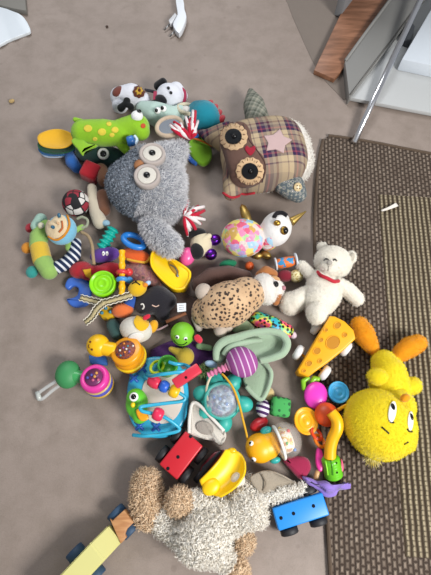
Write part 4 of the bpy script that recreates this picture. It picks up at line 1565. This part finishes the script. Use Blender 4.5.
def drums():
    # yellow and orange drum rattle
    T('yellow_drum_rattle', 'yellow and orange drum rattle with a bead filled window', 'rattle', 115, 352)
    k = K(127, 352)
    p1, p0 = P(125.5, 350, .085), P(133.5, 362, .018)
    part('drum', lathe(B(), p0, p1, [(0, 0), (0, 12 * k), (.15, 15 * k), (.35, 15.4 * k), (.4, 14.2 * k), (.5, 15.4 * k), (.68, 15.2 * k), (.72, 14 * k), (.8, 15.2 * k), (.97, 15 * k), (1, 13.4 * k), (1, 0)], 40), PL('e89a10'))
    ax = (p1 - p0).normalized()
    R = basis(ax)
    w_ = part('window', lathe(B(), p1 - ax * .002, p1 + ax * .004, [(0, 10 * k), (.8, 10 * k), (1, 9.4 * k), (1, 0)], 32), M('drum_red', None, 'none', lambda n: n.ramp(n.noise(120, 2), [(.4, '6e3018'), (.5, '9c4a28'), (.6, '4a2a3a')])))
    part('yellow_band', tube3(B(), [p0.lerp(p1, .40) + R @ V((math.cos(a) * 14.9 * k, math.sin(a) * 14.9 * k, 0)) for a in [i * math.tau / 40 for i in range(40)]], 1.6 * k, True), PL('f2cf1e'))
    for i in range(9):
        a, r = i * 2.4, (1.5 + i * .85) * k
        part('bead', ell(B(), p1 + ax * .005 + R @ V((math.cos(a) * r, math.sin(a) * r, 0)), [1.1 * k] * 3, None, 10, 8), PL(('d9d2cc', '8a5a9a', 'd98a3a', '4a8a9a')[i % 4]), w_)
    h = part('head', E(B(), 98, 345.5, 11.5, 11.5, 10, 0, lift=.035), PL('edb90f'))
    part('handle', caps(B(), (104, 348, .065, 7.5), (113, 350, .062, 7.8)), PL('edb90f'), remesh=.003)
    for px, py in ((90.5, 342), (92, 349.5)):
        part('eye', stud(h, px, py, 1.1, .9), FA('6b3a18'))
    part('smile', line_on(h, [(89.5, 344.5), (88.6, 346), (89.6, 348)], .5), FA('6b3a18'))
    T('flat_blue_toy', 'flat blue plastic piece between the yellow and the pink drum', 'plastic toy', 98, 360)
    part('plate', prism(B(), [(88, 355), (106, 356), (107, 365), (90, 364)], .02, .018, .004), PL('3563a8'), smooth=40)
    # pink drum rattle
    T('pink_drum_rattle', 'pink drum rattle with green ball end and clear ring handle', 'rattle', 90, 378)
    k = K(95, 378)
    p1, p0 = P(93.5, 377, .08), P(101, 386, .014)
    ax = (p1 - p0).normalized()
    R = basis(ax)
    part('drum', lathe(B(), p0, p1, [(0, 0), (0, 13 * k), (.1, 14 * k), (.2, 14 * k), (.24, 0)], 40), PL('c7a23a'))
    part('blue_band', lathe(B(), p0.lerp(p1, .2), p0.lerp(p1, .5), [(0, 0), (0, 13.4 * k), (.2, 14 * k), (.8, 14 * k), (1, 13.4 * k), (1, 0)], 40), PL('5a5ab8'))
    part('orange_band', lathe(B(), p0.lerp(p1, .5), p0.lerp(p1, .62), [(0, 0), (0, 13.8 * k), (.5, 14.4 * k), (1, 13.8 * k), (1, 0)], 40), PL('c9b070'))
    part('pink_top', lathe(B(), p0.lerp(p1, .62), p1, [(0, 0), (0, 13.4 * k), (.3, 14.2 * k), (.8, 14 * k), (1, 12.6 * k), (1, 9.5 * k), (.93, 9.2 * k), (.93, 0)], 40), PL('dc3c9a'))
    w_ = part('window', lathe(B(), p1 - ax * .005, p1 + ax * .001, [(0, 9 * k), (1, 8.6 * k), (1, 0)], 32), M('drum_violet', '6d2f5c', 'plastic'))
    for i in range(6):
        a, r = i * 2.4, (1.5 + i * 1.0) * k
        part('bead', ell(B(), p1 + ax * .003 + R @ V((math.cos(a) * r, math.sin(a) * r, 0)), [1.5 * k] * 3, None, 10, 8), PL(('c9904a', '4a4a9c', 'b85a7a')[i % 3]), w_)
    part('ball', E(B(), 68, 374.5, 12.5, 14, 11, 0, lift=.014), PL('3a8a52', rough=.55))
    part('neck', caps(B(), (75, 376, .05, 7), (83, 377.5, .05, 6)), PL('3f9a58'), remesh=.003)
    cl = M('clear_plastic', 'd4d8d8', 'clear', rough=.1, alpha=.4)
    part('ring_handle', tube(B(), [(58, 380, .03), (47, 387, .02), (38, 394, .014), (38.5, 399, .012), (43, 398.5, .014), (52, 391, .02), (60, 385, .03)], 1.7), cl)
    part('handle_bar', tube(B(), [(37, 392, .014), (40, 400, .014)], 2.3, sm=1), M('frosted', 'b9bdb8', 'plastic', rough=.25))


drums()


def bead_maze():
    T('bead_maze_toy', 'blue wire bead maze toy with a green bird and oval mirror', 'bead maze', 158, 402)
    blue = PL('34a3c8')
    z = .04
    out = []
    for i in range(48):
        a = i * math.tau / 48
        ca, sa = math.cos(a), math.sin(a)
        m = (abs(ca) ** 2.4 + abs(sa) ** 2.4) ** (-1 / 2.4)
        out.append((157.5 + 31 * m * ca, 397 + 41 * m * sa))
    base = part('base', prism(B(), out, z, .03, .008, 3), blue)
    mo = [tuple(q)[:2] for q in cr([(a, c, 0) for a, c in [(142, 390), (149, 376), (163, 370), (178, 374), (184, 392), (180, 411), (170, 422), (155, 423), (145, 414)]], 4)]
    part('mirror', prism(B(), mo, z + .003, .004, .0008), M('maze_mirror', 'cfc5ba', 'plastic', rough=.12), smooth=40)
    for cx, cy in ((139.5, 426), (156, 427), (134, 378), (142, 368)):
        for s in (1, -1):
            part('cross_print', tube(B(), [(cx - 4, cy - 4 * s, z), (cx + 4, cy + 4 * s, z)], 1.5, sm=1, seg=8), PL('2b5fb8'), base)
    bird = E(B(), 137, 404, 11.5, 14, 8, 0, lift=z - .002)
    cap(bird, (136, 398, z + .025, 10), (140, 416, z + .02, 8))
    b = part('bird', bird, PL('5fbf33'), remesh=.003)
    e = part('eye', stud(b, 134, 397, 4.4, 2), WHT, b)
    part('pupil', stud(b, 134, 397, 2.9, 3), BLK, b)
    part('beak', E(B(), 133, 405, 2.4, 2.6, 3, 0, lift=z + .045), PL('f0d01c'), b)
    part('wing', prism(B(), [tuple(q)[:2] for q in cr([(a, c, 0) for a, c in [(136, 410), (141, 408.5), (147, 413), (148, 419), (141, 421), (137, 416)]], 3)], z + .052, .012, .004), PL('efa41c'), b)
    wire = PL('2ea5c6')
    part('wire', tube(B(), [(147, 375, z + .01), (151, 376, z + .07), (160, 374.5, z + .10), (172, 373, z + .105), (184, 371, z + .10), (190, 368.5, z + .08), (185, 365, z + .075), (176, 364, z + .085), (169, 362, z + .08)], 1.7), wire)
    w2 = [(144, 377, z + .005), (148, 379, z + .05), (155, 383, z + .06), (165, 387, z + .06), (175, 391, z + .06), (181, 394, z + .055), (185, 397.5, z + .05), (182, 401, z + .05), (168, 403, z + .055), (152, 405, z + .06), (141, 407, z + .065), (142, 411, z + .066), (150, 413, z + .06), (158, 414.5, z + .055), (166, 418, z + .05), (175, 424, z + .04), (179.5, 429, z + .03), (175, 432, z + .03), (160, 434.5, z + .03), (145, 436, z + .03), (133, 435, z + .01)]
    part('wire', tube(B(), w2, 1.7), wire)

    def bead(p, q, r, col, t=.5):
        a, c = P(*p), P(*q)
        k = K(p[0], p[1], .1)
        part('bead', lathe(B(), a, c, [(0, 0), (0, r * .55 * k), (.1, r * .85 * k), (.35, r * k), (.65, r * k), (.9, r * .85 * k), (1, r * .55 * k), (1, 0)], 24), PL(col))
    bead((149, 379.5, z + .052), (160, 385, z + .06), 6.2, 'd8324f')
    bead((160, 384.5, z + .06), (168.5, 388.5, z + .06), 6, '2f62c8')
    bead((169.5, 389, z + .06), (179, 393.5, z + .056), 6.6, 'eeb91a')
    bead((153, 412, z + .06), (163, 416.5, z + .055), 6.6, 'dd2f55')
    # spinning cup and red bar at its top edge
    k = K(168, 366)
    p0, p1 = P(166.5, 369, z), P(168, 364.5, z + .035)
    part('green_cup', lathe(B(), p0, p1, [(0, 0), (0, 9 * k), (.9, 10.2 * k), (1, 10 * k), (1, 8.4 * k), (.2, 7.5 * k), (.2, 0)], 30), PL('4fae38'))
    part('yellow_ring', tube3(B(), [P(157, 367, z + .02) + gbasis(157, 367, 60, 30) @ V((math.cos(a) * 8 * k, math.sin(a) * 5.5 * k, 0)) for a in [i * math.tau / 30 for i in range(30)]], 1.5 * k, True), PL('b9cc2a'))
    T('red_block', 'red plastic bar with a round hole lying across the bead maze edge', 'plastic bar', 186, 377)
    b = part('bar', box(B(), 187, 376, .135, 15, 5.3, 4, 33, -4, 0, .004), PL('cf3347'), smooth=40)
    part('hole', stud(b, 186, 377.5, 1.3, .4), FA('3a0f16'))


bead_maze()


def green_cloth():
    V1 = PU('9fb59b', sheen=.4)
    T('rabbit_ear_comforter', 'sage green velvet comforter folded open around a purple striped ball', 'comforter', 258, 352)
    bm = prism(B(), [tuple(q)[:2] for q in cr([(a, c, 0) for a, c in [(213, 356), (217, 342), (228, 336), (245, 330), (262, 330), (279, 332), (288, 343), (283, 355), (271, 360), (262, 362), (244, 350), (230, 352), (220, 362)]], 5)], .07, .028, .006, 3)
    part('fold', bm, V1)
    part('rolled_hem', tube(B(), [(216, 360, .075), (217, 349, .085), (224, 341.5, .09), (238, 337, .095), (252, 333, .098), (268, 331, .098), (281, 334, .095), (287, 343, .09), (283, 353, .088), (272, 358, .085), (260, 361, .08)], [3, 4, 4.5, 4.2, 3.8, 3.6, 3.8, 4.2, 4, 3.6, 3]), V1)
    part('rolled_hem', tube(B(), [(224, 355, .08), (229, 348, .088), (238, 344, .09), (250, 341, .085), (262, 340, .08)], [3, 3.4, 3.4, 3, 2]), V1)
    part('upper_lobe', caps(B(), (236, 328, .05, 5), (244, 325, .05, 6), (250, 329, .05, 5)), PU('a3b994'), remesh=.004)
    lo = [tuple(q)[:2] for q in cr([(a, c, 0) for a, c in [(246, 370), (256, 360), (268, 362), (272, 374), (268, 388), (262, 400), (255, 397), (247, 388), (243, 378)]], 4)]
    part('lower_ear', prism(B(), lo, .06, .018, .006, 3), PU('97ad92', sheen=.4))
    part('ear_hem', tube(B(), [(263, 362, .065), (271, 372, .068), (269, 386, .066), (262, 399, .06), (254, 395, .06), (246, 386, .062)], 2.2), V1)
    T('striped_ball_rattle', 'purple ball with white stripes and a pink coiled stem', 'cloth rattle', 241, 362)
    d = gdir(241, 362, 20)
    part('ball', E(B(), 242, 362, 16.5, 15, 14, -35, lift=.045), M('purple_stripe', None, 'none', stripes('97518f', 'd0b5cd', tuple(d * 1.0), 62, .22)))
    kk = K(218, 370)
    p0, p1 = P(227, 367, .085), P(208, 375, .07)
    prof = [(0, 0)] + [(t / 30, (3.4 + .9 * math.cos(t / 30 * 5 * math.tau)) * kk * (1 - .3 * t / 30)) for t in range(31)] + [(1, 0)]
    part('stem', lathe(B(), p0, p1, prof), PU('d27a9f'))
    T('pale_blue_bead', 'pale blue and white bead beside the pink coiled stem', 'bead', 212, 364)
    part('bead', E(B(), 211, 364, 6.5, 3.6, 4, -12, lift=.04), PL('9dbcd6'))
    T('green_pompom', 'dark green speckled pompom at the tip of the pink stem', 'pompom', 206, 371)
    b = part('core', E(B(), 206, 371, 6, 6, 6, 0, lift=.01), PU('3c5c34'))
    fur(b, 420, .012, .0012, M('pompom', '4a7038', 'fur', col2='b4c08a', fs=90), messy=.9, nseg=2)


green_cloth()


def teal_star():
    T('star_dome_toy', 'teal star toy with a clear bead filled dome in its middle', 'dome toy', 222, 401)
    tl = PL('35a79b', rough=.45)
    bm = E(B(), 222, 402, 19, 19, 7, 0)
    for px, py, a in ((203, 394, 170), (215, 381, 110), (233, 383, 50), (243, 404, -10), (224, 422, -90), (206, 412, 210)):
        E(bm, px, py, 10.5, 8.5, 9.5, a, lift=.008)
    part('body', bm, tl, remesh=.004)
    k = K(222, 400, .06)
    c = P(222, 400.5, .066)
    part('dome', shell(B(), c, (17 * k, 17 * k, 13 * k)), M('dome_clear', 'eef4fa', 'clear'))
    part('dome_rim', tube3(B(), [c + V((math.cos(a) * 17 * k, math.sin(a) * 17 * k, -.004)) for a in [i * math.tau / 40 for i in range(40)]], 1.6 * k, True), tl)
    part('dome_floor', lathe(B(), c - V((0, 0, .018)), c - V((0, 0, .012)), [(0, 0), (0, 15 * k), (1, 15 * k), (1, 0)]), M('dome_print', None, 'none', lambda n: n.ramp(n.noise(70, 3), [(.35, '5a7fa8'), (.5, 'b7c2cc'), (.6, '8a7a9c'), (.7, '4a6a8c')])))
    for i in range(12):
        a, r = i * 2.4, (2 + i * .75) * k
        part('bead', ell(B(), c + V((math.cos(a) * r, math.sin(a) * r, -.006)), [1.9 * k] * 3, None, 12, 8), PL(('aeb9c6', '4a74b0', '8ea4b8', '5d6c92')[i % 4]))
    T('white_string', 'white cord lying in a loop over the teal star toy', 'cord', 210, 388)
    part('cord', tube(B(), [(213, 374, .06), (210, 378, .07), (207, 386, .065), (206.5, 394, .06), (208, 402, .05), (207, 408, .055)], 1.2), FA('d8cdb0'))
    # white cloth with grey middle
    T('white_cloth_plush', 'white cloth plush with a grey centre between star toy and red truck', 'cloth toy', 207, 426)
    o = [tuple(q)[:2] for q in cr([(a, c, 0) for a, c in [(190, 404), (195, 401.5), (203, 408), (214, 419), (225, 431), (226, 438), (221, 446), (213, 441), (204, 439), (192, 435), (188, 431), (189, 416)]], 3)]
    b = part('cloth', prism(B(), o, lambda x, y: .05 + .006 * math.sin(x * .5) * math.cos(y * .4), .03, .008, 3), PU('d2ccc2'))
    part('grey_centre', grid_patch(b, disc_out(205, 428, 9, 6.5, -20, 22), 0, .004), PU('9d958c'), b)
    part('hem', tube(B(), [(189, 433, .052), (189.5, 418, .058), (192, 404, .056), (198, 404, .058), (210, 416, .058), (224, 431, .055)], 1.7), PU('e3dfd8'), b)


teal_star()


def snail():
    T('snail_toy', 'orange headed snail toy with a clear ball shell and yellow pull cord', 'snail toy', 272, 444)
    o = PL('f2ae16', rough=.4)
    bm = E(B(), 260, 448, 15, 14.5, 13, -20)
    E(bm, 268, 445, 13, 14, 12, 0)
    h = part('head', bm, o, remesh=.0035)
    for px, py in ((251.5, 443.5), (254, 459)):
        e = part('eye', stud(h, px, py, 2.5, 1.4), WHT)
        part('pupil', stud(h, px - .4, py, 1.6, 2), BLK, e)
    k = K(286, 440, .06)
    c = P(286, 440, .055)
    R = gbasis(286, 440, 20)
    part('clear_shell', shell(B(), c, (15.5 * k, 18 * k, 16 * k), R), M('shell_clear', 'f6f1ea', 'clear', alpha=.07))
    part('band', tube3(B(), [c + R @ V((-7.5 * k, math.cos(a) * 16 * k, math.sin(a) * 15 * k)) for a in [i * math.tau / 40 for i in range(40)]], 1.6 * k, True), PL('e3e3de'))
    part('inner_drum', lathe(B(), c + R @ V((-6 * k, 0, 0)), c + R @ V((6 * k, 0, 0)), [(0, 0), (0, 10 * k), (.2, 12.5 * k), (.8, 11.5 * k), (1, 8 * k), (1, 0)]), M('drum_print', None, 'none', lambda n: n.ramp(n.noise(60, 3), [(.35, 'e0d2c2'), (.48, 'efe6da'), (.56, 'd8b25a'), (.62, 'c87a72'), (.7, '9fc088')])))
    for i in range(7):
        a = i * math.tau / 7
        part('bead', ell(B(), c + R @ V(((-2 + 6 * (i % 2)) * k, math.cos(a) * 12.2 * k, math.sin(a) * 11.5 * k)), [1.8 * k] * 3, None, 12, 8), PL(('d8b53a', 'cf4a4a', '5aa04a', '4a7ac0')[i % 4]))
    part('foot', E(B(), 266, 430.5, 6, 4, 5, 20, lift=.03), PL('37a8a4'))
    part('foot', E(B(), 275, 460, 5.5, 3.5, 4, 10, lift=.02), PL('37a8a4'))
    part('pull_cord', tube(B(), [(248, 442, .035), (246, 432, .05), (243, 420, .075), (239, 404, .09), (233, 388, .10), (226, 378, .10), (222, 374, .095)], 1.15), FA('d9a72e'))
    T('red_plastic_toy', 'red plastic piece peeking out above the snail head', 'plastic toy', 260, 425)
    part('body', E(B(), 259, 424, 10, 6, 7, 30), PL('c22a33'))
    d = gdir(263, 408, 75)
    T('striped_cloth_bead', 'small purple and white striped cloth knob beside the green cube', 'cloth knob', 263, 408)
    part('knob', E(B(), 263, 408, 7.2, 9, 8, 0, lift=.01), M('knob_stripe', None, 'none', stripes('4a2f5c', 'd8d2dc', d, 72, .5)))
    T('yellow_plush_bead', 'pale yellow plush knob under the green velvet ear', 'plush knob', 268, 395)
    part('knob', E(B(), 268.5, 394, 6, 7, 7, 0), PU('d9c08a'))

    def clov(n):
        v = n.add('ShaderNodeTexVoronoi', ins={'Vector': n.co, 'Scale': 62.0, 'Randomness': .4}, feature='F1').outputs['Distance']
        n.b.inputs['Roughness'].default_value = .9
        return n.mix(n.math('LESS_THAN', v, .32), lin('3f9a4f'), lin('215c34'))
    T('green_cloth_cube', 'green cloth cube with darker green dots by the striped knob', 'cloth cube', 280, 407)
    part('cube', box(B(), 280, 407, .032, 9.5, 9.5, 9, -8, 4, 5, .01), M('dot_green', None, 'none', clov))


snail()


def truck(name, label, col, cx, cy, L, W, ang, wheels, dark='16161a', h=.05, holes=()):
    T(name, label, 'toy truck', cx, cy, 'wooden block trucks')
    k = K(cx, cy, h)
    R = gbasis(cx, cy, ang)
    c = P(cx, cy, h)
    ch = part('chassis', box3(B(), c, R, (2 * L * k, 2 * W * k, .026), .004, 3), PL(col, rough=.4), smooth=40)
    for sx in (-1, 1):
        part('axle', tube3(B(), [c + R @ V((sx * L * .58 * k, -(W + 6) * k, -.016)), c + R @ V((sx * L * .58 * k, (W + 6) * k, -.016))], .003), M('steel'))
        for sy in (-1, 1):
            if (sx, sy) in wheels:
                a = c + R @ V((sx * L * .58 * k, sy * (W + 1.0) * k, -.016))
                b = c + R @ V((sx * L * .58 * k, sy * (W + 7.5) * k, -.016))
                r = wheels[(sx, sy)] * k
                wl = part('wheel', lathe(B(), a, b, [(0, 0), (0, r * .9), (.12, r), (.88, r), (1, r * .88), (1, r * .66), (.85, r * .6), (.85, 0)], 32), M('tyre_' + dark, dark, 'rubber'))
                part('hub', lathe(B(), b - (b - a) * .2, b + (b - a) * .05, [(0, 0), (0, r * .28), (1, r * .22), (1, 0)], 16), M('hub_grey', '55565a', 'plastic'), wl)
    for hx, hy in holes:
        part('peg_hole', stud(ch, hx, hy, 1.7, .5), FA('14181f'), ch)
    return ch


truck('red_truck', 'red wooden truck with black wheels beside the white cloth plush', 'bf1f2c', 181.5, 455, 20, 11.5, 52, {(-1, 1): 9, (-1, -1): 9.5, (1, -1): 9, (1, 1): 9}, holes=((190.5, 436.5), (178, 457), (168, 468.5)))
truck('blue_truck', 'bright blue wooden truck with black wheels at the rug edge', '1f86d8', 300, 511, 26.5, 10.5, 17.5, {(-1, -1): 9, (1, -1): 9, (-1, 1): 8.5, (1, 1): 8.5}, holes=((281, 518), (293.5, 513.5), (313.5, 506)))


def scoop():
    T('dark_red_car', 'dark red toy car with black side under the yellow scoop', 'toy car', 210, 463)
    b = part('body', prism(B(), [(224, 449), (227, 455), (206, 479), (199, 478), (201, 466), (214, 452)], .04, .03, .005), PL('7c1626'), smooth=40)
    part('black_side', prism(B(), [(219, 451), (223, 450), (204, 476), (199, 477), (202, 467)], .047, .012, .003), PL('1b1a1e'), smooth=40)
    part('wheel', lathe(B(), P(198, 473, .022), P(203, 478, .022), [(0, 0), (0, .018), (.2, .021), (.8, .021), (1, .018), (1, 0)]), M('tyre_16161a', '16161a', 'rubber'))
    T('yellow_scoop', 'curved yellow plastic slide scoop resting against the shaggy dog', 'scoop', 224, 473)
    rows = [[(226, 449.5, .085), (219.5, 460, .097), (209.5, 471.5, .10), (199.5, 481, .09)],
            [(233, 450, .072), (228, 464, .076), (219, 476, .08), (203, 488, .082)],
            [(240, 453, .070), (238, 469, .072), (228, 483, .078), (210, 493.5, .082)],
            [(245, 462, .085), (244, 474, .096), (235, 487, .10), (221, 497, .095)]]
    part('scoop', sheet(rows, .004), PL('f0c40c', rough=.38))
    part('lip', E(B(), 211, 487, 9.5, 7.5, 4, 35, lift=.074), PL('f0c40c'))
    part('tab', E(B(), 232, 450.5, 4.5, 2.8, 2.5, -5, lift=.065), PL('e0b20c'))


scoop()


def cheese():
    T('cheese_car', 'yellow cheese wedge toy car with white wheels half on the rug', 'toy car', 326, 347)
    o = [tuple(q)[:2] for q in [(330, 315.5), (335, 316), (345, 321), (354, 330), (356, 338.5), (345, 349), (330, 361), (316, 371), (309, 376.5), (299, 373.5), (297.5, 370), (303, 361), (316, 339)]]
    sl = lambda x, y: .060 + .0006 * ((x - 300) * .63 - (y - 372) * .77)
    bm = prism(B(), o, sl, .046, .005, 3)
    b = part('wedge', bm, PL('eaa610', rough=.42), smooth=50)
    for px, py, r, q in ((333, 342.5, 7.5, 6.5), (337.5, 325.5, 4, 3.2), (317, 351, 4, 3.4), (321, 340, 2.6, 2.2), (309, 363.5, 3.4, 2.8), (345, 335, 2.6, 2.2), (304, 371, 2.2, 1.7), (320, 361, 2.4, 1.8), (326, 330, 2.2, 2)):
        ho = part('hole', grid_patch(b, disc_out(px, py, r, q, 40, 20), -.0012, .0016), M('cheese_hole', 'b97c0a', 'plastic', rough=.6), b)
        l, n = hit(b, px, py)
        k = K(px, py, .08)
        part('hole_rim', tube3(B(), [hit(b, *q_)[0] + n * .0005 for q_ in disc_out(px, py, r, q, 40, 22)], .5 * k, True, 6), PL('eaa610'), ho)
    for (px, py, qx, qy) in ((297.5, 352, 303, 355.5), (325.5, 373.5, 320, 369.5), (346.5, 349.5, 341, 345.5), (316, 327, 321, 331)):
        a, c = P(px, py, .035), P(qx, qy, .035)
        d = (a - c).normalized()
        k = K(px, py)
        r = 8 * k
        part('wheel', lathe(B(), a - d * .013, a + d * .008, [(0, 0), (0, r * .8), (.2, r), (.75, r), (1, r * .72), (1, 0)], 28), PL('dedede', rough=.35))
    part('axle', tube(B(), [(300, 353, .032), (323, 372, .032)], 1.2, sm=1), PL('d8980e'))
    part('axle', tube(B(), [(318, 329, .032), (343, 347.5, .032)], 1.2, sm=1), PL('d8980e'))


cheese()


def flower():
    T('flower_rattle', 'flower teether rattle with magenta, blue and yellow petals and curved stem', 'teether', 327, 415)
    z = .02

    def petal(px, py, a, b_, ang, col, h, rings=True):
        R = gbasis(px, py, ang)
        k = K(px, py)
        c = P(px, py, h)
        bm = B()
        rows = []
        prof = [(0, .004), (.2, .004), (.25, .0025), (.4, .0025), (.45, .004), (.62, .004), (.66, .0025), (.8, .0025), (.86, .006), (.97, .006), (1.0, .002), (.98, -.006), (.5, -.007), (0, -.007)] if rings else [(0, .009), (.4, .008), (.75, .005), (.93, .001), (1, -.003), (.95, -.007), (.5, -.008), (0, -.008)]
        for t, zz in prof:
            rows.append([bm.verts.new(c + R @ V((a * k * t * math.cos(q), b_ * k * t * math.sin(q), zz))) for q in [i * math.tau / 36 for i in range(36)]])
        for r0, r1 in zip(rows, rows[1:]):
            for j in range(36):
                bm.faces.new((r0[j], r0[(j + 1) % 36], r1[(j + 1) % 36], r1[j]))
        bmesh.ops.remove_doubles(bm, verts=bm.verts[:], dist=1e-6)
        bmesh.ops.recalc_face_normals(bm, faces=bm.faces)
        return part('petal', bm, PL(col))
    petal(316, 395, 11.5, 13.5, -20, 'e23cb8', .05, False)
    petal(338.5, 392.5, 10.5, 11, 0, '48b8ee', .045)
    petal(306, 421, 12, 13.5, 10, 'efa811', .045)
    for pts in (((304, 389), (303, 381), (307.5, 378)), ((312, 382), (314, 378), (318, 379))):
        part('leaf', caps(B(), *[(a, b_, .04, 2.6) for a, b_ in pts]), PL('7fb82a'), remesh=.0025)
    part('centre', E(B(), 326.5, 414.5, 12, 12, 8, 0, lift=.035), PL('e0521c', rough=.4))
    part('stem', tube(B(), [(331, 412, .095), (336.5, 420, .095), (337, 429, .09), (333, 438, .08), (330.5, 448, .07), (330, 458, .06)], [5.5, 6, 6, 5.8, 5.8, 6]), PL('efae14'))
    part('loop_handle', tube(B(), [(338, 410, .07), (345, 406, .06), (350.5, 404, .05)], 1.8), PL('efae14'))
    part('loop_handle', tube(B(), [(338, 430, .07), (344, 428, .06), (348, 422, .055), (345, 417, .06)], 1.8), PL('efae14'))
    k = K(331, 466)
    prof = [(0, 0), (0, 7 * k)] + [(t / 24, (9 + .25 * math.cos(t * 2.2)) * k) for t in range(2, 23)] + [(1, 6.5 * k), (1, 0)]
    g = part('base_cup', lathe(B(), P(334, 477, .03), P(330, 457, .06), prof), PL('63b81f'))
    part('rib', line_on(g, [(325.5, 461), (327, 468), (328, 475)], .8), PL('8fd838'), g)
    part('rib', line_on(g, [(331, 460), (332.5, 468), (333, 475)], .8), PL('4a961a'), g)
    part('peg_hole', stud(g, 336.5, 463, 1.1, .5), FA('1c3a0c'), g)
    part('peg_hole', stud(g, 337, 472.5, 1.1, .5), FA('1c3a0c'), g)
    part('side_wing', prism(B(), [tuple(q)[:2] for q in cr([(a, b_, 0) for a, b_ in [(317, 449), (321, 448), (324, 458), (323, 470), (319, 471), (316, 462)]], 4)], .05, .012, .004), PL('d8368f'))
    part('side_wing', prism(B(), [tuple(q)[:2] for q in cr([(a, b_, 0) for a, b_ in [(340, 459), (343, 461), (344, 470), (340, 474)]], 4)], .045, .012, .004), PL('d85a7a'))
    for px, py, col in ((316.5, 434, 'dd4a20'), (319.5, 441, 'e0791c')):
        part('ring', tube3(B(), [P(px, py, .045) + gbasis(px, py, 40, 35) @ V((math.cos(a) * 5 * k, math.sin(a) * 6.5 * k, 0)) for a in [i * math.tau / 28 for i in range(28)]], 1.7 * k, True), PL(col))
    part('tan_knob', caps(B(), (317.5, 472, .03, 2.6), (316, 478, .03, 2.6)), PL('c9a06a'), remesh=.0025)
    # crimson cone and purple star
    T('crimson_cone', 'crimson cloth cone lying under the snail and the dog ear', 'cloth toy', 300, 468)
    part('cone', prism(B(), [tuple(q)[:2] for q in cr([(a, b_, 0) for a, b_ in [(283, 459), (296, 456), (308, 458), (312, 468), (306, 478), (301, 480), (291, 470)]], 3)], .04, .035, .012, 3), PU('99284a'))
    T('lilac_star', 'lilac cloth star with pointed arms beside the blue truck', 'cloth star', 327, 487)
    so = [tuple(q)[:2] for q in cr([(a, b_, 0) for a, b_ in [(303, 477), (311, 478), (319, 481.5), (327, 481), (334, 485), (343, 485), (352, 483.5), (350, 487), (340, 491), (337, 496), (330, 498), (324, 496), (319, 490.5), (310, 486)]], 3)]
    part('star', prism(B(), so, .055, .035, .011, 3), PU('8d74c4', bump=.3))
    part('ridge', tube(B(), [(319, 483.5, .054), (327, 486, .06), (334, 489, .058)], [1.5, 3.4, 1.5]), PU('8d74c4'))


flower()


def wooden_truck():
    T('yellow_wooden_truck', 'pale yellow wooden truck with bare wood hood and blue wheels on concrete', 'toy truck', 100, 545, 'wooden block trucks')
    ang = 47.5
    # outlines seen from above at their own heights
    cab = PL('d0cb85', rough=.5)
    wood = M('truck_wood', None, 'none', lambda n: n.ramp(n.noise(9, 5, co=n.add('ShaderNodeMapping', n.co, ins={'Rotation': (0, 0, math.radians(40)), 'Scale': (2, 14, 6)}).outputs[0]), [(.35, 'a87448'), (.7, 'cb9a68')]), rough=.6)
    part('hood', prism(B(), [(109.5, 519), (112.5, 521), (114.5, 518.5), (124, 510), (134, 522.5), (127, 529), (125, 534), (126.5, 537.5), (120.5, 544)], .06, .035, .003), wood, smooth=40)
    # cab with sloping windscreen: profile along the truck extruded across it
    A, Bp = P(122, 524, 0), P(66, 584, 0)
    d = (Bp - A).normalized()
    s = V((-d.y, d.x, 0))
    wv = 10.6 * K(100, 548, .07)
    o0 = P(113.5, 535, .06)
    o0.z = 0
    prof = [(-.002, .022), (-.002, .056), (.040, .092), (.20, .092), (.20, .022)]
    bm = B()
    vs = [bm.verts.new(o0 + d * t + s * wv + V((0, 0, z))) for t, z in prof]
    f = bm.faces.new(vs)
    g = bmesh.ops.extrude_face_region(bm, geom=[f])
    bmesh.ops.translate(bm, vec=s * (-2 * wv), verts=[v for v in g['geom'] if isinstance(v, bmesh.types.BMVert)])
    bmesh.ops.recalc_face_normals(bm, faces=bm.faces)
    bmesh.ops.bevel(bm, geom=bm.edges[:], offset=.003, segments=2, affect='EDGES')
    part('cab', bm, cab, smooth=40)
    for px, py, e in ((117, 513.5, 1), (130, 529.5, -1), (76, 553, 1), (96, 574, -1)):
        c = P(px, py, .03)
        k = K(px, py)
        r = 9.5 * k
        q = s * (1 if (s.x * -1 > 0) == (e > 0) else -1)
        wl = part('wheel', lathe(B(), c - q * .011, c + q * .011, [(0, 0), (0, r * .9), (.1, r), (.9, r), (1, r * .9), (1, r * .5), (.85, r * .45), (.85, 0)], 32), PL('2a4560', rough=.6))
    part('axle', tube3(B(), [P(116.5, 512, .03), P(130.5, 530, .03)], .004), M('steel'))
    part('axle', tube3(B(), [P(76, 553, .03), P(96, 574, .03)], .004), M('steel'))


wooden_truck()

# ================================================================== a thing of a single mesh is that mesh
for r in ROOTS:
    ch = list(r.children)
    if len(ch) == 1 and not ch[0].children:
        o = ch[0]
        o.parent = None
        o.location = r.location
        nm = r.name
        for k in ('label', 'category', 'group'):
            if k in r:
                o[k] = r[k]
        bpy.data.objects.remove(r)
        o.name = nm
